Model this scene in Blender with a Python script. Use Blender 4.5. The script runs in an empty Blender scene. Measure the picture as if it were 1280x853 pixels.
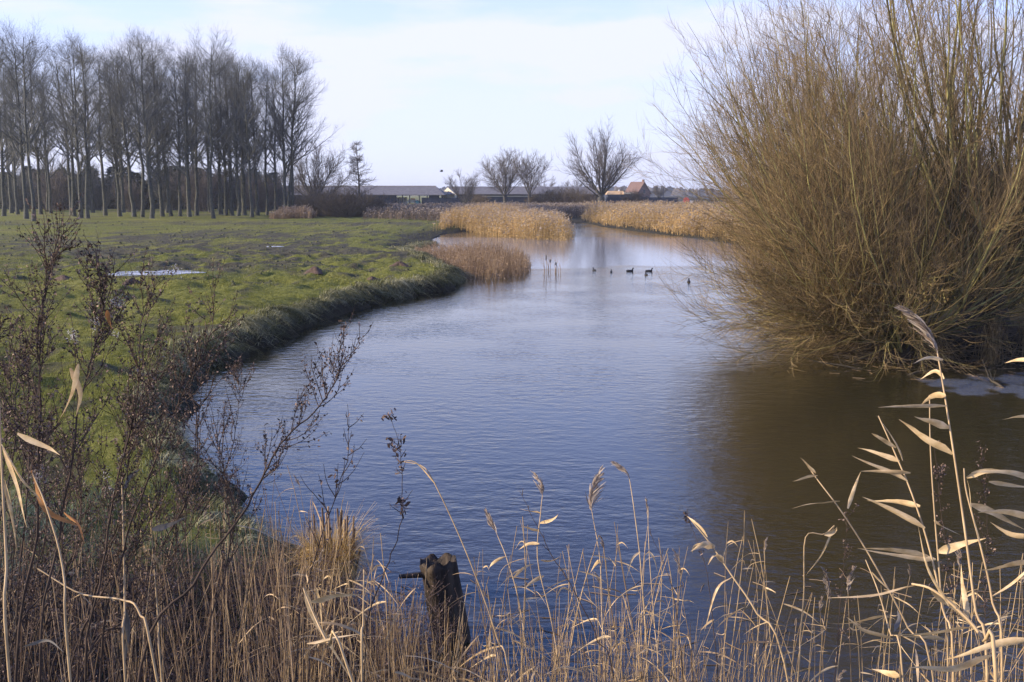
import bpy, math, random
import numpy as np
from mathutils import Vector
R = math.radians
rng = np.random.default_rng(7)
random.seed(7)
scene = bpy.context.scene
COL = scene.collection

# ------------------------------------------------------------------ camera
F = 1280.0; CX = 640.0; CY = 426.5; HOR = 241.0; CAMZ = 4.2
PITCH = math.atan((CY - HOR) / F)
cam_d = bpy.data.cameras.new('camera'); cam = bpy.data.objects.new('camera', cam_d); COL.objects.link(cam)
cam.location = (0, 0, CAMZ); cam.rotation_euler = (math.pi / 2 - PITCH, 0, 0)
cam_d.sensor_width = 36.0; cam_d.lens = 36.0; cam_d.clip_start = 0.05; cam_d.clip_end = 9000
scene.camera = cam

# ------------------------------------------------------------------ sky, sun, exposure
SUN_EL = 21.0
SUN_AZ = -97.0            # degrees clockwise from the view direction (+Y): the sun stands on the left
SKY_STRENGTH = 0.105
EXPOSURE = 0.74
world = bpy.data.worlds.new('World'); scene.world = world; world.use_nodes = True
nt = world.node_tree; nt.nodes.clear()
out = nt.nodes.new('ShaderNodeOutputWorld'); bg = nt.nodes.new('ShaderNodeBackground')
sky = nt.nodes.new('ShaderNodeTexSky'); sky.sky_type = 'NISHITA'; sky.sun_disc = False
sky.sun_elevation = R(SUN_EL); sky.sun_rotation = R(SUN_AZ)
sky.air_density = 1.0; sky.dust_density = 0.6; sky.ozone_density = 4.0; sky.altitude = 0
tc = nt.nodes.new('ShaderNodeTexCoord'); sep = nt.nodes.new('ShaderNodeSeparateXYZ')
nt.links.new(tc.outputs['Generated'], sep.inputs[0])
# thin high cloud: denser towards the horizon, broken by noise
mp = nt.nodes.new('ShaderNodeMapping'); mp.inputs['Scale'].default_value = (1.0, 1.0, 4.5)
nt.links.new(tc.outputs['Generated'], mp.inputs[0])
nz = nt.nodes.new('ShaderNodeTexNoise'); nz.inputs['Scale'].default_value = 2.6; nz.inputs['Detail'].default_value = 7; nz.inputs['Roughness'].default_value = 0.55
nt.links.new(mp.outputs[0], nz.inputs['Vector'])
elev = nt.nodes.new('ShaderNodeMapRange'); elev.inputs[1].default_value = 0.09; elev.inputs[2].default_value = 0.42
elev.inputs[3].default_value = 0.90; elev.inputs[4].default_value = -0.12
nt.links.new(sep.outputs['Z'], elev.inputs[0])
cl = nt.nodes.new('ShaderNodeMapRange'); cl.inputs[1].default_value = 0.46; cl.inputs[2].default_value = 0.66
cl.inputs[3].default_value = -0.06; cl.inputs[4].default_value = 0.75
nt.links.new(nz.outputs['Fac'], cl.inputs[0])
add = nt.nodes.new('ShaderNodeMath'); add.operation = 'ADD'; add.use_clamp = True
nt.links.new(elev.outputs[0], add.inputs[0]); nt.links.new(cl.outputs[0], add.inputs[1])
mixc = nt.nodes.new('ShaderNodeMix'); mixc.data_type = 'RGBA'
mixc.inputs['B'].default_value = (5.2, 5.45, 7.0, 1)
nt.links.new(add.outputs[0], mixc.inputs['Factor']); 
gain = nt.nodes.new('ShaderNodeMix'); gain.data_type = 'RGBA'; gain.blend_type = 'MULTIPLY'; gain.inputs['Factor'].default_value = 1.0
gain.inputs['B'].default_value = (1.40, 1.50, 2.25, 1)
nt.links.new(sky.outputs[0], gain.inputs['A']); nt.links.new(gain.outputs['Result'], mixc.inputs['A'])
nt.links.new(mixc.outputs['Result'], bg.inputs['Color']); bg.inputs['Strength'].default_value = SKY_STRENGTH
nt.links.new(bg.outputs[0], out.inputs['Surface'])

sun_d = bpy.data.lights.new('sun', 'SUN'); sun = bpy.data.objects.new('sun', sun_d); COL.objects.link(sun)
sun_d.energy = 5.0; sun_d.angle = R(0.55); sun_d.color = (1.0, 0.87, 0.66)
az = R(SUN_AZ); el = R(SUN_EL)
sdir = Vector((math.sin(az) * math.cos(el), math.cos(az) * math.cos(el), math.sin(el)))   # towards the sun
sun.rotation_euler = sdir.to_track_quat('Z', 'Y').to_euler()
sun.location = (-60, 0, 60)
scene.view_settings.view_transform = 'Standard'; scene.view_settings.look = 'None'
scene.view_settings.exposure = EXPOSURE; scene.view_settings.gamma = 1.0
scene.view_settings.use_curve_mapping = False
scene.cycles.max_bounces = 6; scene.cycles.diffuse_bounces = 2; scene.cycles.glossy_bounces = 3
scene.cycles.transmission_bounces = 3; scene.cycles.transparent_max_bounces = 6; scene.cycles.volume_bounces = 0

# ------------------------------------------------------------------ projection helpers (picture point -> world point)
FW = np.array([0, math.cos(PITCH), -math.sin(PITCH)]); UP = np.array([0, math.sin(PITCH), math.cos(PITCH)]); RT = np.array([1.0, 0, 0])
EYE = np.array([0, 0, CAMZ])
def ray(px, py): return FW + RT * ((px - CX) / F) + UP * ((CY - py) / F)
def at_z(px, py, z=0.0):
    r = ray(px, py); return EYE + r * ((z - CAMZ) / r[2])
def at_y(px, py, y):
    r = ray(px, py); return EYE + r * (y / r[1])
def base_y(py, z): return at_z(640, py, z)[1]

# ------------------------------------------------------------------ numpy noise
def _hash(ix, iy, s):
    h = (ix.astype(np.int64) * 374761393 + iy.astype(np.int64) * 668265263 + s * 982451653) & 0xffffffff
    h = ((h ^ (h >> 13)) * 1274126177) & 0xffffffff
    return ((h ^ (h >> 16)) & 0xffff) / 65535.0
def vnoise(x, y, s=0):
    ix = np.floor(x); iy = np.floor(y); fx = x - ix; fy = y - iy
    fx = fx * fx * (3 - 2 * fx); fy = fy * fy * (3 - 2 * fy)
    a = _hash(ix, iy, s); b = _hash(ix + 1, iy, s); c = _hash(ix, iy + 1, s); d = _hash(ix + 1, iy + 1, s)
    return (a * (1 - fx) + b * fx) * (1 - fy) + (c * (1 - fx) + d * fx) * fy
def fbm(x, y, s=0, o=4):
    v = 0; a = 0.5; t = 0
    for k in range(o):
        v = v + a * vnoise(x, y, s + k * 17); t += a; x = x * 2.03; y = y * 2.03; a *= 0.5
    return v / t
def sstep(a, b, x):
    t = np.clip((x - a) / (b - a), 0, 1); return t * t * (3 - 2 * t)

# ------------------------------------------------------------------ mesh builders
class MB:
    """collects vertices and faces (quads and tris) with a per-vertex tint, links them as ONE mesh object"""
    def __init__(s): s.v = []; s.q = []; s.t = []; s.c = []; s.n = 0
    def add(s, v, quads=None, tris=None, tint=0.5):
        v = np.asarray(v, float).reshape(-1, 3)
        if quads is not None and len(quads): s.q.append(np.asarray(quads).reshape(-1, 4) + s.n)
        if tris is not None and len(tris): s.t.append(np.asarray(tris).reshape(-1, 3) + s.n)
        s.v.append(v); s.c.append(np.broadcast_to(np.asarray(tint, float), (len(v),)).copy()); s.n += len(v); return s
    def mesh(s, name, mat, smooth=True):
        me = bpy.data.meshes.new(name); v = np.concatenate(s.v)
        me.vertices.add(len(v)); me.vertices.foreach_set('co', v.ravel())
        q = np.concatenate(s.q) if s.q else np.zeros((0, 4), int); t = np.concatenate(s.t) if s.t else np.zeros((0, 3), int)
        idx = np.concatenate([q.ravel(), t.ravel()]).astype(np.int32)
        ls = np.concatenate([np.arange(len(q)) * 4, len(q) * 4 + np.arange(len(t)) * 3]).astype(np.int32)
        me.loops.add(len(idx)); me.loops.foreach_set('vertex_index', idx)
        me.polygons.add(len(ls)); me.polygons.foreach_set('loop_start', ls)
        me.polygons.foreach_set('use_smooth', np.full(len(ls), smooth))
        a = me.attributes.new('tint', 'FLOAT', 'POINT'); a.data.foreach_set('value', np.concatenate(s.c).astype(np.float32))
        me.update(calc_edges=True); me.validate(); me.materials.append(mat); return me
    def build(s, name, mat, parent=None, smooth=True, local=True):
        me = s.mesh(name, mat, smooth); o = bpy.data.objects.new(name, me); COL.objects.link(o)
        if parent is not None:
            o.parent = parent
            if local == 'world': o.matrix_parent_inverse = parent.matrix_world.inverted() if False else __import__('mathutils').Matrix.Translation(-parent.location)
        return o
def norm(a): return a / np.maximum(np.linalg.norm(a, axis=-1, keepdims=True), 1e-9)
def tubes(mb, P, Rr, sides=3, tint=0.5):
    """P (N,K,3) polylines, Rr (N,K) radii"""
    P = np.asarray(P, float); Rr = np.asarray(Rr, float)
    N, K, _ = P.shape
    T = norm(np.gradient(P, axis=1)); m = norm(P[:, -1] - P[:, 0])
    ref = np.where(np.abs(m[:, 2:3]) > 0.8, np.array([[1.0, 0.15, 0]]), np.array([[0, 0.1, 1.0]]))[:, None, :]
    A = norm(np.cross(T, np.broadcast_to(ref, T.shape))); B = np.cross(T, A)
    ang = np.arange(sides) * 2 * np.pi / sides
    V = P[:, :, None, :] + Rr[:, :, None, None] * (np.cos(ang)[None, None, :, None] * A[:, :, None, :] + np.sin(ang)[None, None, :, None] * B[:, :, None, :])
    i = np.arange(N)[:, None, None] * K * sides; k = np.arange(K - 1)[None, :, None] * sides; a = np.arange(sides)[None, None, :]; b = (a + 1) % sides
    Q = np.stack([i + k + a, i + k + b, i + k + sides + b, i + k + sides + a], -1)
    if np.ndim(tint) == 1: tint = np.repeat(np.asarray(tint), K * sides)
    mb.add(V.reshape(-1, 3), Q.reshape(-1, 4), tint=tint)
def ribbons(mb, P, W, D, tint=0.5):
    """P (N,K,3) centre lines, W (N,K) half widths, D (N,3)|(N,K,3) width direction"""
    P = np.asarray(P, float); N, K, _ = P.shape; D = np.asarray(D, float)
    if D.ndim == 2: D = np.broadcast_to(D[:, None, :], P.shape)
    D = norm(D); W = np.asarray(W, float)
    V = np.stack([P - D * W[:, :, None], P + D * W[:, :, None]], 2)
    i = np.arange(N)[:, None] * K * 2; k = np.arange(K - 1)[None, :] * 2
    Q = np.stack([i + k, i + k + 1, i + k + 3, i + k + 2], -1)
    if np.ndim(tint) == 1: tint = np.repeat(np.asarray(tint), K * 2)
    mb.add(V.reshape(-1, 3), Q.reshape(-1, 4), tint=tint)
def box(mb, c, s, rz=0.0, tint=0.5, bevel=0):
    x, y, z = [k / 2 for k in s]; ca, sa = math.cos(rz), math.sin(rz)
    v = np.array([[i * x, j * y, k * z] for k in (-1, 1) for j in (-1, 1) for i in (-1, 1)])
    v = np.stack([v[:, 0] * ca - v[:, 1] * sa, v[:, 0] * sa + v[:, 1] * ca, v[:, 2]], 1) + np.array(c)
    mb.add(v, [[0, 2, 3, 1], [4, 5, 7, 6], [0, 1, 5, 4], [2, 6, 7, 3], [0, 4, 6, 2], [1, 3, 7, 5]], tint=tint)
def resample(pts, K):
    pts = np.asarray(pts, float); n = len(pts)
    if n == 2: return pts[0] + (pts[1] - pts[0]) * np.linspace(0, 1, K)[:, None]
    e = np.vstack([2 * pts[0] - pts[1], pts, 2 * pts[-1] - pts[-2]])
    u = np.linspace(0, n - 1 - 1e-6, K); i = u.astype(int); t = (u - i)[:, None]
    p0, p1, p2, p3 = e[i], e[i + 1], e[i + 2], e[i + 3]
    return 0.5 * ((2 * p1) + (-p0 + p2) * t + (2 * p0 - 5 * p1 + 4 * p2 - p3) * t ** 2 + (-p0 + 3 * p1 - 3 * p2 + p3) * t ** 3)
def sprout(P, Rr, n, t0, t1, length, ang, up=0.3, jit=0.12, K=5, rr=0.5, rtip=0.3, r=rng, lfn=None, out=0.0, rmin=0.0):
    """n children on every parent polyline; returns P2,R2 and index of parent"""
    N, K0, _ = P.shape
    par = np.repeat(np.arange(N), n); M = len(par)
    t = r.uniform(t0, t1, M); u = t * (K0 - 1); i = np.minimum(u.astype(int), K0 - 2); f = (u - i)[:, None]
    p = P[par, i] * (1 - f) + P[par, i + 1] * f; tan = norm(P[par, i + 1] - P[par, i]); rad = Rr[par, i] * (1 - f[:, 0]) + Rr[par, i + 1] * f[:, 0]
    rv = norm(r.normal(size=(M, 3))); perp = norm(np.cross(tan, rv))
    if out: perp = norm(perp + out * norm(p - P[par, 0] + 1e-6) * np.array([1, 1, 0]))
    a = np.radians(r.uniform(ang[0], ang[1], M))[:, None]
    d = norm(tan * np.cos(a) + perp * np.sin(a))
    L = (length if np.ndim(length) == 0 else length[par]) * r.uniform(0.55, 1.15, M)
    if lfn is not None: L = L * lfn(t)
    Q = np.zeros((M, K, 3)); Q[:, 0] = p
    for k in range(1, K):
        Q[:, k] = Q[:, k - 1] + d * (L / (K - 1))[:, None]
        d = norm(d + np.array([0, 0, up]) / (K - 1) * 2 + r.normal(size=(M, 3)) * jit)
    r0 = np.maximum(rad * rr, rmin)
    R2 = r0[:, None] * np.linspace(1, rtip, K)[None, :]
    return Q, R2, par, t

# ------------------------------------------------------------------ object helpers
def tag(o, label=None, cat=None, group=None, kind=None):
    if label: o['label'] = label
    if cat: o['category'] = cat
    if group: o['group'] = group
    if kind: o['kind'] = kind
    return o
def empty(name, loc=(0, 0, 0), rz=0.0, label=None, cat=None, group=None):
    o = bpy.data.objects.new(name, None); COL.objects.link(o); o.location = tuple(float(k) for k in loc); o.rotation_euler = (0, 0, rz); o.empty_display_size = 0.2
    return tag(o, label, cat, group)
def children_of(o, pool): return [c for c in pool if c.parent == o]
def copy_thing(root, parts, loc, rz=0, sc=1.0, label=None):
    r = root.copy(); COL.objects.link(r); r.location = tuple(float(k) for k in loc); r.rotation_euler = (0, 0, rz); r.scale = (sc,) * 3 if np.ndim(sc) == 0 else sc
    if label: r['label'] = label
    for c in parts:
        k = c.copy(); COL.objects.link(k); k.parent = r
    return r

# ------------------------------------------------------------------ materials
def mat(name, c1, c2, rough=0.85, scale=6.0, detail=4, bump=0.0, bscale=30.0, trans=0.0, tintmix=0.6, c3=None, spec=0.3, stretch=None):
    m = bpy.data.materials.new(name); m.use_nodes = True; n = m.node_tree.nodes; l = m.node_tree.links
    b = n['Principled BSDF']; o = n['Material Output']
    tcx = n.new('ShaderNodeTexCoord'); ns = n.new('ShaderNodeTexNoise'); ns.inputs['Scale'].default_value = scale; ns.inputs['Detail'].default_value = detail
    vec = tcx.outputs['Object']
    if stretch:
        mpx = n.new('ShaderNodeMapping'); mpx.inputs['Scale'].default_value = stretch; l.new(vec, mpx.inputs[0]); vec = mpx.outputs[0]
    l.new(vec, ns.inputs['Vector'])
    at = n.new('ShaderNodeAttribute'); at.attribute_name = 'tint'
    mr = n.new('ShaderNodeMapRange'); mr.inputs[1].default_value = 0.3; mr.inputs[2].default_value = 0.7; l.new(ns.outputs['Fac'], mr.inputs[0])
    mx = n.new('ShaderNodeMix'); mx.data_type = 'FLOAT'; mx.inputs[0].default_value = tintmix; l.new(mr.outputs[0], mx.inputs['A']); l.new(at.outputs['Fac'], mx.inputs['B'])
    cr = n.new('ShaderNodeValToRGB'); e = cr.color_ramp.elements
    e[0].color = (*c1, 1); e[1].color = (*c2, 1); e[0].position = 0.1; e[1].position = 0.9
    if c3: k = e.new(0.5); k.color = (*c3, 1)
    l.new(mx.outputs[0], cr.inputs[0]); l.new(cr.outputs[0], b.inputs['Base Color'])
    b.inputs['Roughness'].default_value = rough; b.inputs['Specular IOR Level'].default_value = spec
    if bump:
        nb = n.new('ShaderNodeTexNoise'); nb.inputs['Scale'].default_value = bscale; nb.inputs['Detail'].default_value = 6; l.new(vec, nb.inputs['Vector'])
        bp = n.new('ShaderNodeBump'); bp.inputs['Strength'].default_value = bump; bp.inputs['Distance'].default_value = 0.02; l.new(nb.outputs['Fac'], bp.inputs['Height']); l.new(bp.outputs[0], b.inputs['Normal'])
    if trans:
        tr = n.new('ShaderNodeBsdfTranslucent'); l.new(cr.outputs[0], tr.inputs['Color']); ms = n.new('ShaderNodeMixShader'); ms.inputs[0].default_value = trans
        l.new(b.outputs[0], ms.inputs[1]); l.new(tr.outputs[0], ms.inputs[2]); l.new(ms.outputs[0], o.inputs['Surface'])
    return m
M = {}
M['poplar_bark'] = mat('grey_green_poplar_bark', (0.035, 0.036, 0.028), (0.105, 0.100, 0.075), scale=3, bump=0.5, bscale=12, tintmix=0.3)
M['poplar_twig'] = mat('poplar_twig', (0.060, 0.060, 0.052), (0.165, 0.158, 0.135), tintmix=0.7)
M['far_bark'] = mat('dark_grey_bark', (0.035, 0.032, 0.027), (0.085, 0.075, 0.06), bump=0.3)
M['far_twig'] = mat('grey_brown_twig', (0.085, 0.07, 0.06), (0.16, 0.13, 0.11), tintmix=0.7)
M['willow_stem'] = mat('olive_willow_bark', (0.055, 0.050, 0.016), (0.42, 0.37, 0.13), scale=5, tintmix=0.75, c3=(0.12, 0.10, 0.042), bump=0.3, bscale=25)
M['willow_twig'] = mat('red_brown_willow_twig', (0.080, 0.050, 0.024), (0.40, 0.275, 0.125), tintmix=0.85, c3=(0.21, 0.142, 0.064))
M['willow_shoot'] = mat('olive_willow_shoot', (0.060, 0.050, 0.018), (0.42, 0.35, 0.125), tintmix=0.85, c3=(0.19, 0.155, 0.055))
M['willow_root'] = mat('dark_willow_stool_bark', (0.03, 0.024, 0.016), (0.11, 0.085, 0.055), scale=7, bump=0.8, bscale=18)
M['thicket'] = mat('brown_thicket_twig', (0.10, 0.075, 0.05), (0.21, 0.155, 0.10), tintmix=0.8)
M['reed_gold'] = mat('golden_dry_reed', (0.30, 0.20, 0.08), (0.76, 0.52, 0.23), tintmix=0.8, trans=0.25, c3=(0.55, 0.37, 0.155))
M['reed_brown'] = mat('brown_dry_reed', (0.16, 0.10, 0.06), (0.50, 0.35, 0.21), tintmix=0.8, trans=0.2, c3=(0.33, 0.22, 0.13))
M['reed_grey'] = mat('grey_brown_far_reed', (0.10, 0.075, 0.055), (0.30, 0.225, 0.16), tintmix=0.8, trans=0.15)
M['plume'] = mat('feathery_reed_plume', (0.24, 0.17, 0.12), (0.52, 0.42, 0.32), tintmix=0.8, trans=0.3)
M['reed_stem'] = mat('straw_reed_stem', (0.13, 0.075, 0.032), (0.56, 0.385, 0.20), scale=14, tintmix=0.6, rough=0.6)
M['reed_leaf'] = mat('pale_straw_reed_leaf', (0.30, 0.18, 0.075), (0.82, 0.60, 0.34), scale=26, tintmix=0.45, rough=0.6, trans=0.25, c3=(0.60, 0.41, 0.20), bump=0.12, bscale=300, stretch=(1, 1, 2))
M['dead_leaf'] = mat('rusty_dead_leaf', (0.22, 0.09, 0.03), (0.50, 0.24, 0.09), scale=20, trans=0.3)
M['pale_leaf'] = mat('grey_white_withered_leaf', (0.10, 0.095, 0.09), (0.24, 0.21, 0.18), scale=20, trans=0.2)
M['weed_stem'] = mat('dark_purple_brown_stem', (0.022, 0.014, 0.010), (0.10, 0.062, 0.042), scale=20, tintmix=0.4)
M['weed_seed'] = mat('purple_brown_seed_head', (0.035, 0.022, 0.018), (0.26, 0.175, 0.13), tintmix=0.9, c3=(0.10, 0.063, 0.048))
M['fluff'] = mat('white_seed_fluff', (0.45, 0.40, 0.40), (0.78, 0.74, 0.74), trans=0.3)
M['post_wood'] = mat('wet_dark_wood', (0.010, 0.007, 0.005), (0.085, 0.058, 0.036), scale=14, bump=1.0, bscale=30, tintmix=0.3, rough=0.8, stretch=(1, 1, 0.18))
M['roof_tile'] = mat('grey_roof_sheet', (0.11, 0.10, 0.10), (0.17, 0.155, 0.15), scale=1.5, rough=0.8, tintmix=0.0)
M['dark_wall'] = mat('dark_boarded_wall', (0.022, 0.028, 0.045), (0.05, 0.055, 0.075), scale=0.8, tintmix=0.2, bump=0.2, bscale=3)
M['cream'] = mat('cream_render', (0.52, 0.46, 0.33), (0.64, 0.57, 0.43), scale=0.7, tintmix=0.1)
M['brick'] = mat('weathered_red_brick', (0.17, 0.10, 0.075), (0.29, 0.19, 0.15), scale=3, tintmix=0.1)
M['red_tile'] = mat('orange_red_roof_tile', (0.13, 0.080, 0.066), (0.18, 0.11, 0.088), scale=3, tintmix=0.1)
M['ochre_wall'] = mat('ochre_wall', (0.50, 0.30, 0.13), (0.62, 0.40, 0.2), scale=1, tintmix=0.1)
M['white_paint'] = mat('white_paint', (0.72, 0.72, 0.72), (0.82, 0.81, 0.79), tintmix=0.2, rough=0.5)
M['red_paint'] = mat('red_paint', (0.62, 0.07, 0.07), (0.75, 0.10, 0.10), tintmix=0.2, rough=0.45)
M['glass'] = mat('dark_window_glass', (0.03, 0.035, 0.045), (0.05, 0.055, 0.07), rough=0.1, spec=0.6)
M['turquoise'] = mat('turquoise_paint', (0.12, 0.36, 0.36), (0.16, 0.45, 0.44), rough=0.5)
M['orange'] = mat('orange_plastic', (0.6, 0.22, 0.10), (0.7, 0.3, 0.14), rough=0.5)
M['coot'] = mat('black_feathers', (0.008, 0.008, 0.010), (0.03, 0.03, 0.034), rough=0.6)
M['evergreen'] = mat('dark_evergreen_foliage', (0.010, 0.018, 0.014), (0.035, 0.050, 0.030), tintmix=0.9)
M['grass_blade'] = mat('winter_grass_blade', (0.065, 0.074, 0.010), (0.29, 0.27, 0.062), tintmix=0.85, trans=0.2, c3=(0.148, 0.154, 0.022))
M['bank_grass'] = mat('drooping_bank_grass', (0.035, 0.038, 0.014), (0.42, 0.38, 0.22), tintmix=0.9, trans=0.15, c3=(0.12, 0.12, 0.045))
M['frost_grass'] = mat('frosted_grass', (0.06, 0.085, 0.045), (0.34, 0.40, 0.34), tintmix=0.85, trans=0.15, c3=(0.13, 0.165, 0.10))
M['tussock'] = mat('yellow_tussock', (0.26, 0.16, 0.05), (0.72, 0.50, 0.20), tintmix=0.85, trans=0.25)
M['earth'] = mat('fresh_molehill_earth', (0.05, 0.03, 0.02), (0.13, 0.08, 0.055), scale=8, bump=1, bscale=20)
M['clod'] = mat('turf_clod', (0.03, 0.026, 0.014), (0.12, 0.115, 0.04), scale=5, tintmix=0.5)
M['ice_sky'] = mat('frosted_puddle_ice', (0.10, 0.10, 0.11), (0.80, 0.80, 0.82), scale=1.6, rough=0.25, spec=0.5, tintmix=0.0, c3=(0.42, 0.43, 0.47))

# ground material (world-space masks stored per vertex: mud_shade, bank, frost)
def ground_material():
    m = bpy.data.materials.new('winter_pasture'); m.use_nodes = True; n = m.node_tree.nodes; l = m.node_tree.links; b = n['Principled BSDF']
    tcx = n.new('ShaderNodeTexCoord')
    def noise(sc, det=6, ro=0.6, stretch=None):
        t = n.new('ShaderNodeTexNoise'); t.inputs['Scale'].default_value = sc; t.inputs['Detail'].default_value = det; t.inputs['Roughness'].default_value = ro
        l.new(tcx.outputs['Object'], t.inputs['Vector']); return t.outputs['Fac']
    def ramp(f, stops):
        c = n.new('ShaderNodeValToRGB'); e = c.color_ramp.elements
        e[0].position, e[0].color = stops[0][0], (*stops[0][1], 1); e[1].position, e[1].color = stops[-1][0], (*stops[-1][1], 1)
        for p, cc in stops[1:-1]: k = e.new(p); k.color = (*cc, 1)
        l.new(f, c.inputs[0]); return c.outputs[0]
    def mix(f, a, b2):
        x = n.new('ShaderNodeMix'); x.data_type = 'RGBA'
        if isinstance(f, float): x.inputs[0].default_value = f
        else: l.new(f, x.inputs[0])
        l.new(a, x.inputs['A']); l.new(b2, x.inputs['B']); return x.outputs['Result']
    def attr(k):
        a = n.new('ShaderNodeAttribute'); a.attribute_name = k; return a.outputs['Fac']
    big = ramp(noise(0.09, 5), [(0.3, (0.110, 0.125, 0.020)), (0.5, (0.158, 0.158, 0.024)), (0.7, (0.26, 0.22, 0.060))])
    fine = ramp(noise(5.5, 8, 0.75), [(0.34, (0.024, 0.026, 0.007)), (0.5, (0.130, 0.133, 0.022)), (0.68, (0.34, 0.31, 0.10))])
    grass = mix(0.55, big, fine)
    mud_shade_c = ramp(noise(3.0, 8, 0.7), [(0.3, (0.035, 0.030, 0.020)), (0.55, (0.085, 0.075, 0.045)), (0.75, (0.13, 0.12, 0.06))])
    bankc = ramp(noise(7.0, 8, 0.7), [(0.3, (0.016, 0.013, 0.008)), (0.7, (0.060, 0.052, 0.030))])
    frc = ramp(noise(9.0, 8, 0.75), [(0.35, (0.07, 0.095, 0.055)), (0.72, (0.36, 0.42, 0.38))])
    c = mix(attr('mud_shade'), grass, mud_shade_c); c = mix(attr('bank'), c, bankc); c = mix(attr('frost'), c, frc)
    l.new(c, b.inputs['Base Color']); b.inputs['Roughness'].default_value = 0.95; b.inputs['Specular IOR Level'].default_value = 0.15
    b1 = n.new('ShaderNodeBump'); b1.inputs['Strength'].default_value = 0.9; b1.inputs['Distance'].default_value = 0.22
    l.new(noise(4.0, 9, 0.75), b1.inputs['Height']); l.new(b1.outputs[0], b.inputs['Normal'])
    return m
M['ground'] = ground_material()

# ------------------------------------------------------------------ river outline (world metres, z = 0)
PXW = [(388, 772), (375, 730), (345, 690), (300, 640), (255, 590), (232, 555), (226, 525), (232, 495), (255, 470), (290, 450), (330, 435),
       (370, 415), (400, 402), (440, 388), (480, 377), (530, 369), (565, 362), (577, 355), (570, 347), (548, 336), (525, 325), (512, 316), (545, 306),
       (540, 300), (548, 295), (570, 291), (620, 288), (660, 283), (678, 279), (700, 276.5), (725, 278), (755, 284), (800, 290), (850, 296),
       (905, 303), (960, 313), (1010, 335), (1060, 378), (1095, 425), (1120, 447), (1150, 454), (1200, 452), (1280, 452), (1400, 455)]
OUT = [tuple(at_z(a, b)[:2]) for a, b in PXW] + [(18, 24), (27, 22), (27, 9), (14, 6.4), (6, 6.2), (2, 6.4), (0.2, 6.9), (-0.9, 8.0), (-1.6, 9.0)]
OUT = np.array(OUT)
def signed(x, y):
    """>0 on land, <0 over water"""
    x = np.asarray(x, float); y = np.asarray(y, float)
    best = np.full(x.shape, 1e9); ins = np.zeros(x.shape, bool)
    for i in range(len(OUT)):
        ax, ay = OUT[i]; bx, by = OUT[(i + 1) % len(OUT)]
        dx, dy = bx - ax, by - ay; t = np.clip(((x - ax) * dx + (y - ay) * dy) / (dx * dx + dy * dy + 1e-12), 0, 1)
        best = np.minimum(best, (x - ax - t * dx) ** 2 + (y - ay - t * dy) ** 2)
        c = ((ay > y) != (by > y)); xi = ax + (y - ay) * (bx - ax) / (by - ay + 1e-12); ins ^= c & (x < xi)
    d = np.sqrt(best); return np.where(ins, -d, d)
PUDS = [(*at_z(192, 341, 0.62)[:2], 2.4, 2.0), (*at_z(342, 308, 0.62)[:2], 1.0, 1.1)]
def ground_z(x, y, sd=None):
    x = np.asarray(x, float); y = np.asarray(y, float)
    if sd is None: sd = signed(x, y)
    left = 1 - sstep(0, 6, x - (y * 0.02 + 1.5))
    far = sstep(62, 80, y); h = (0.52 * left * (0.7 + 0.6 * vnoise(x * 0.9, y * 0.9, 6)) + 0.32 * (1 - left)) * (1 - far) + 0.7 * far
    clump = (vnoise(x * 1.3, y * 1.3, 5) - 0.5) * 0.75 * (1 - sstep(0.5, 2.2, np.abs(sd)))
    width = (0.55 + 0.35 * vnoise(x * 0.8, y * 0.8, 9)) * (1 - far) + 6.0 * far
    s2 = sd + clump
    z = np.where(s2 > 0, h * sstep(-0.10, 1, s2 / width) ** 0.8 + 0.02, -0.04 - np.minimum(-s2, 1.4) * 0.6)
    z = z + sstep(0.6, 3, sd) * (fbm(x * 0.25, y * 0.25, 3) - 0.5) * 0.16 + np.where(sd > 0, (fbm(x * 1.9, y * 1.9, 4, 3) - 0.5) * 0.24 * np.clip(sd, 0, 1), 0)
    for qx, qy, qrx, qry in PUDS: q = 1 - sstep(0.85, 1.7, np.hypot((x - qx) / qrx, (y - qy) / qry)); z = z * (1 - q) + 0.60 * q
    emb = 2.65 - 0.43 * (y + 0.6) + (fbm(x * 0.8, y * 0.8, 21) - 0.5) * 0.3
    return np.maximum(z, np.where(y < 9, np.minimum(emb, 2.8), -9))
def gz(x, y): return float(ground_z(np.array([x]), np.array([y]))[0])

def axis(segs):
    o = []
    for a, b, s in segs: o.append(np.arange(a, b, s))
    return np.unique(np.concatenate(o))
def geo(a, b, s0, s1):
    o = [a]; st = s0
    while o[-1] < b: o.append(o[-1] + st); st = min(st * 1.07, s1)
    return np.array(o)
xs = np.concatenate([-geo(24, 4200, 0.2, 260)[::-1][:-1], np.arange(-24, 4, 0.13), np.arange(4, 20, 0.3), geo(20, 4200, 0.4, 260)])
ys = np.concatenate([np.arange(-40, -4, 4.0), np.arange(-4, 6, 0.35), np.arange(6, 62, 0.15), geo(62, 6500, 0.25, 260)])
X, Y = np.meshgrid(xs, ys); SD = signed(X, Y); Z = ground_z(X, Y, SD)
nx, ny = len(xs), len(ys); idx = np.arange(nx * ny).reshape(ny, nx)
quads = np.stack([idx[:-1, :-1], idx[:-1, 1:], idx[1:, 1:], idx[1:, :-1]], -1).reshape(-1, 4)
mb = MB(); mb.add(np.stack([X, Y, Z], -1).reshape(-1, 3), quads); ground = mb.build('ground', M['ground']); tag(ground, kind='structure')
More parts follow.
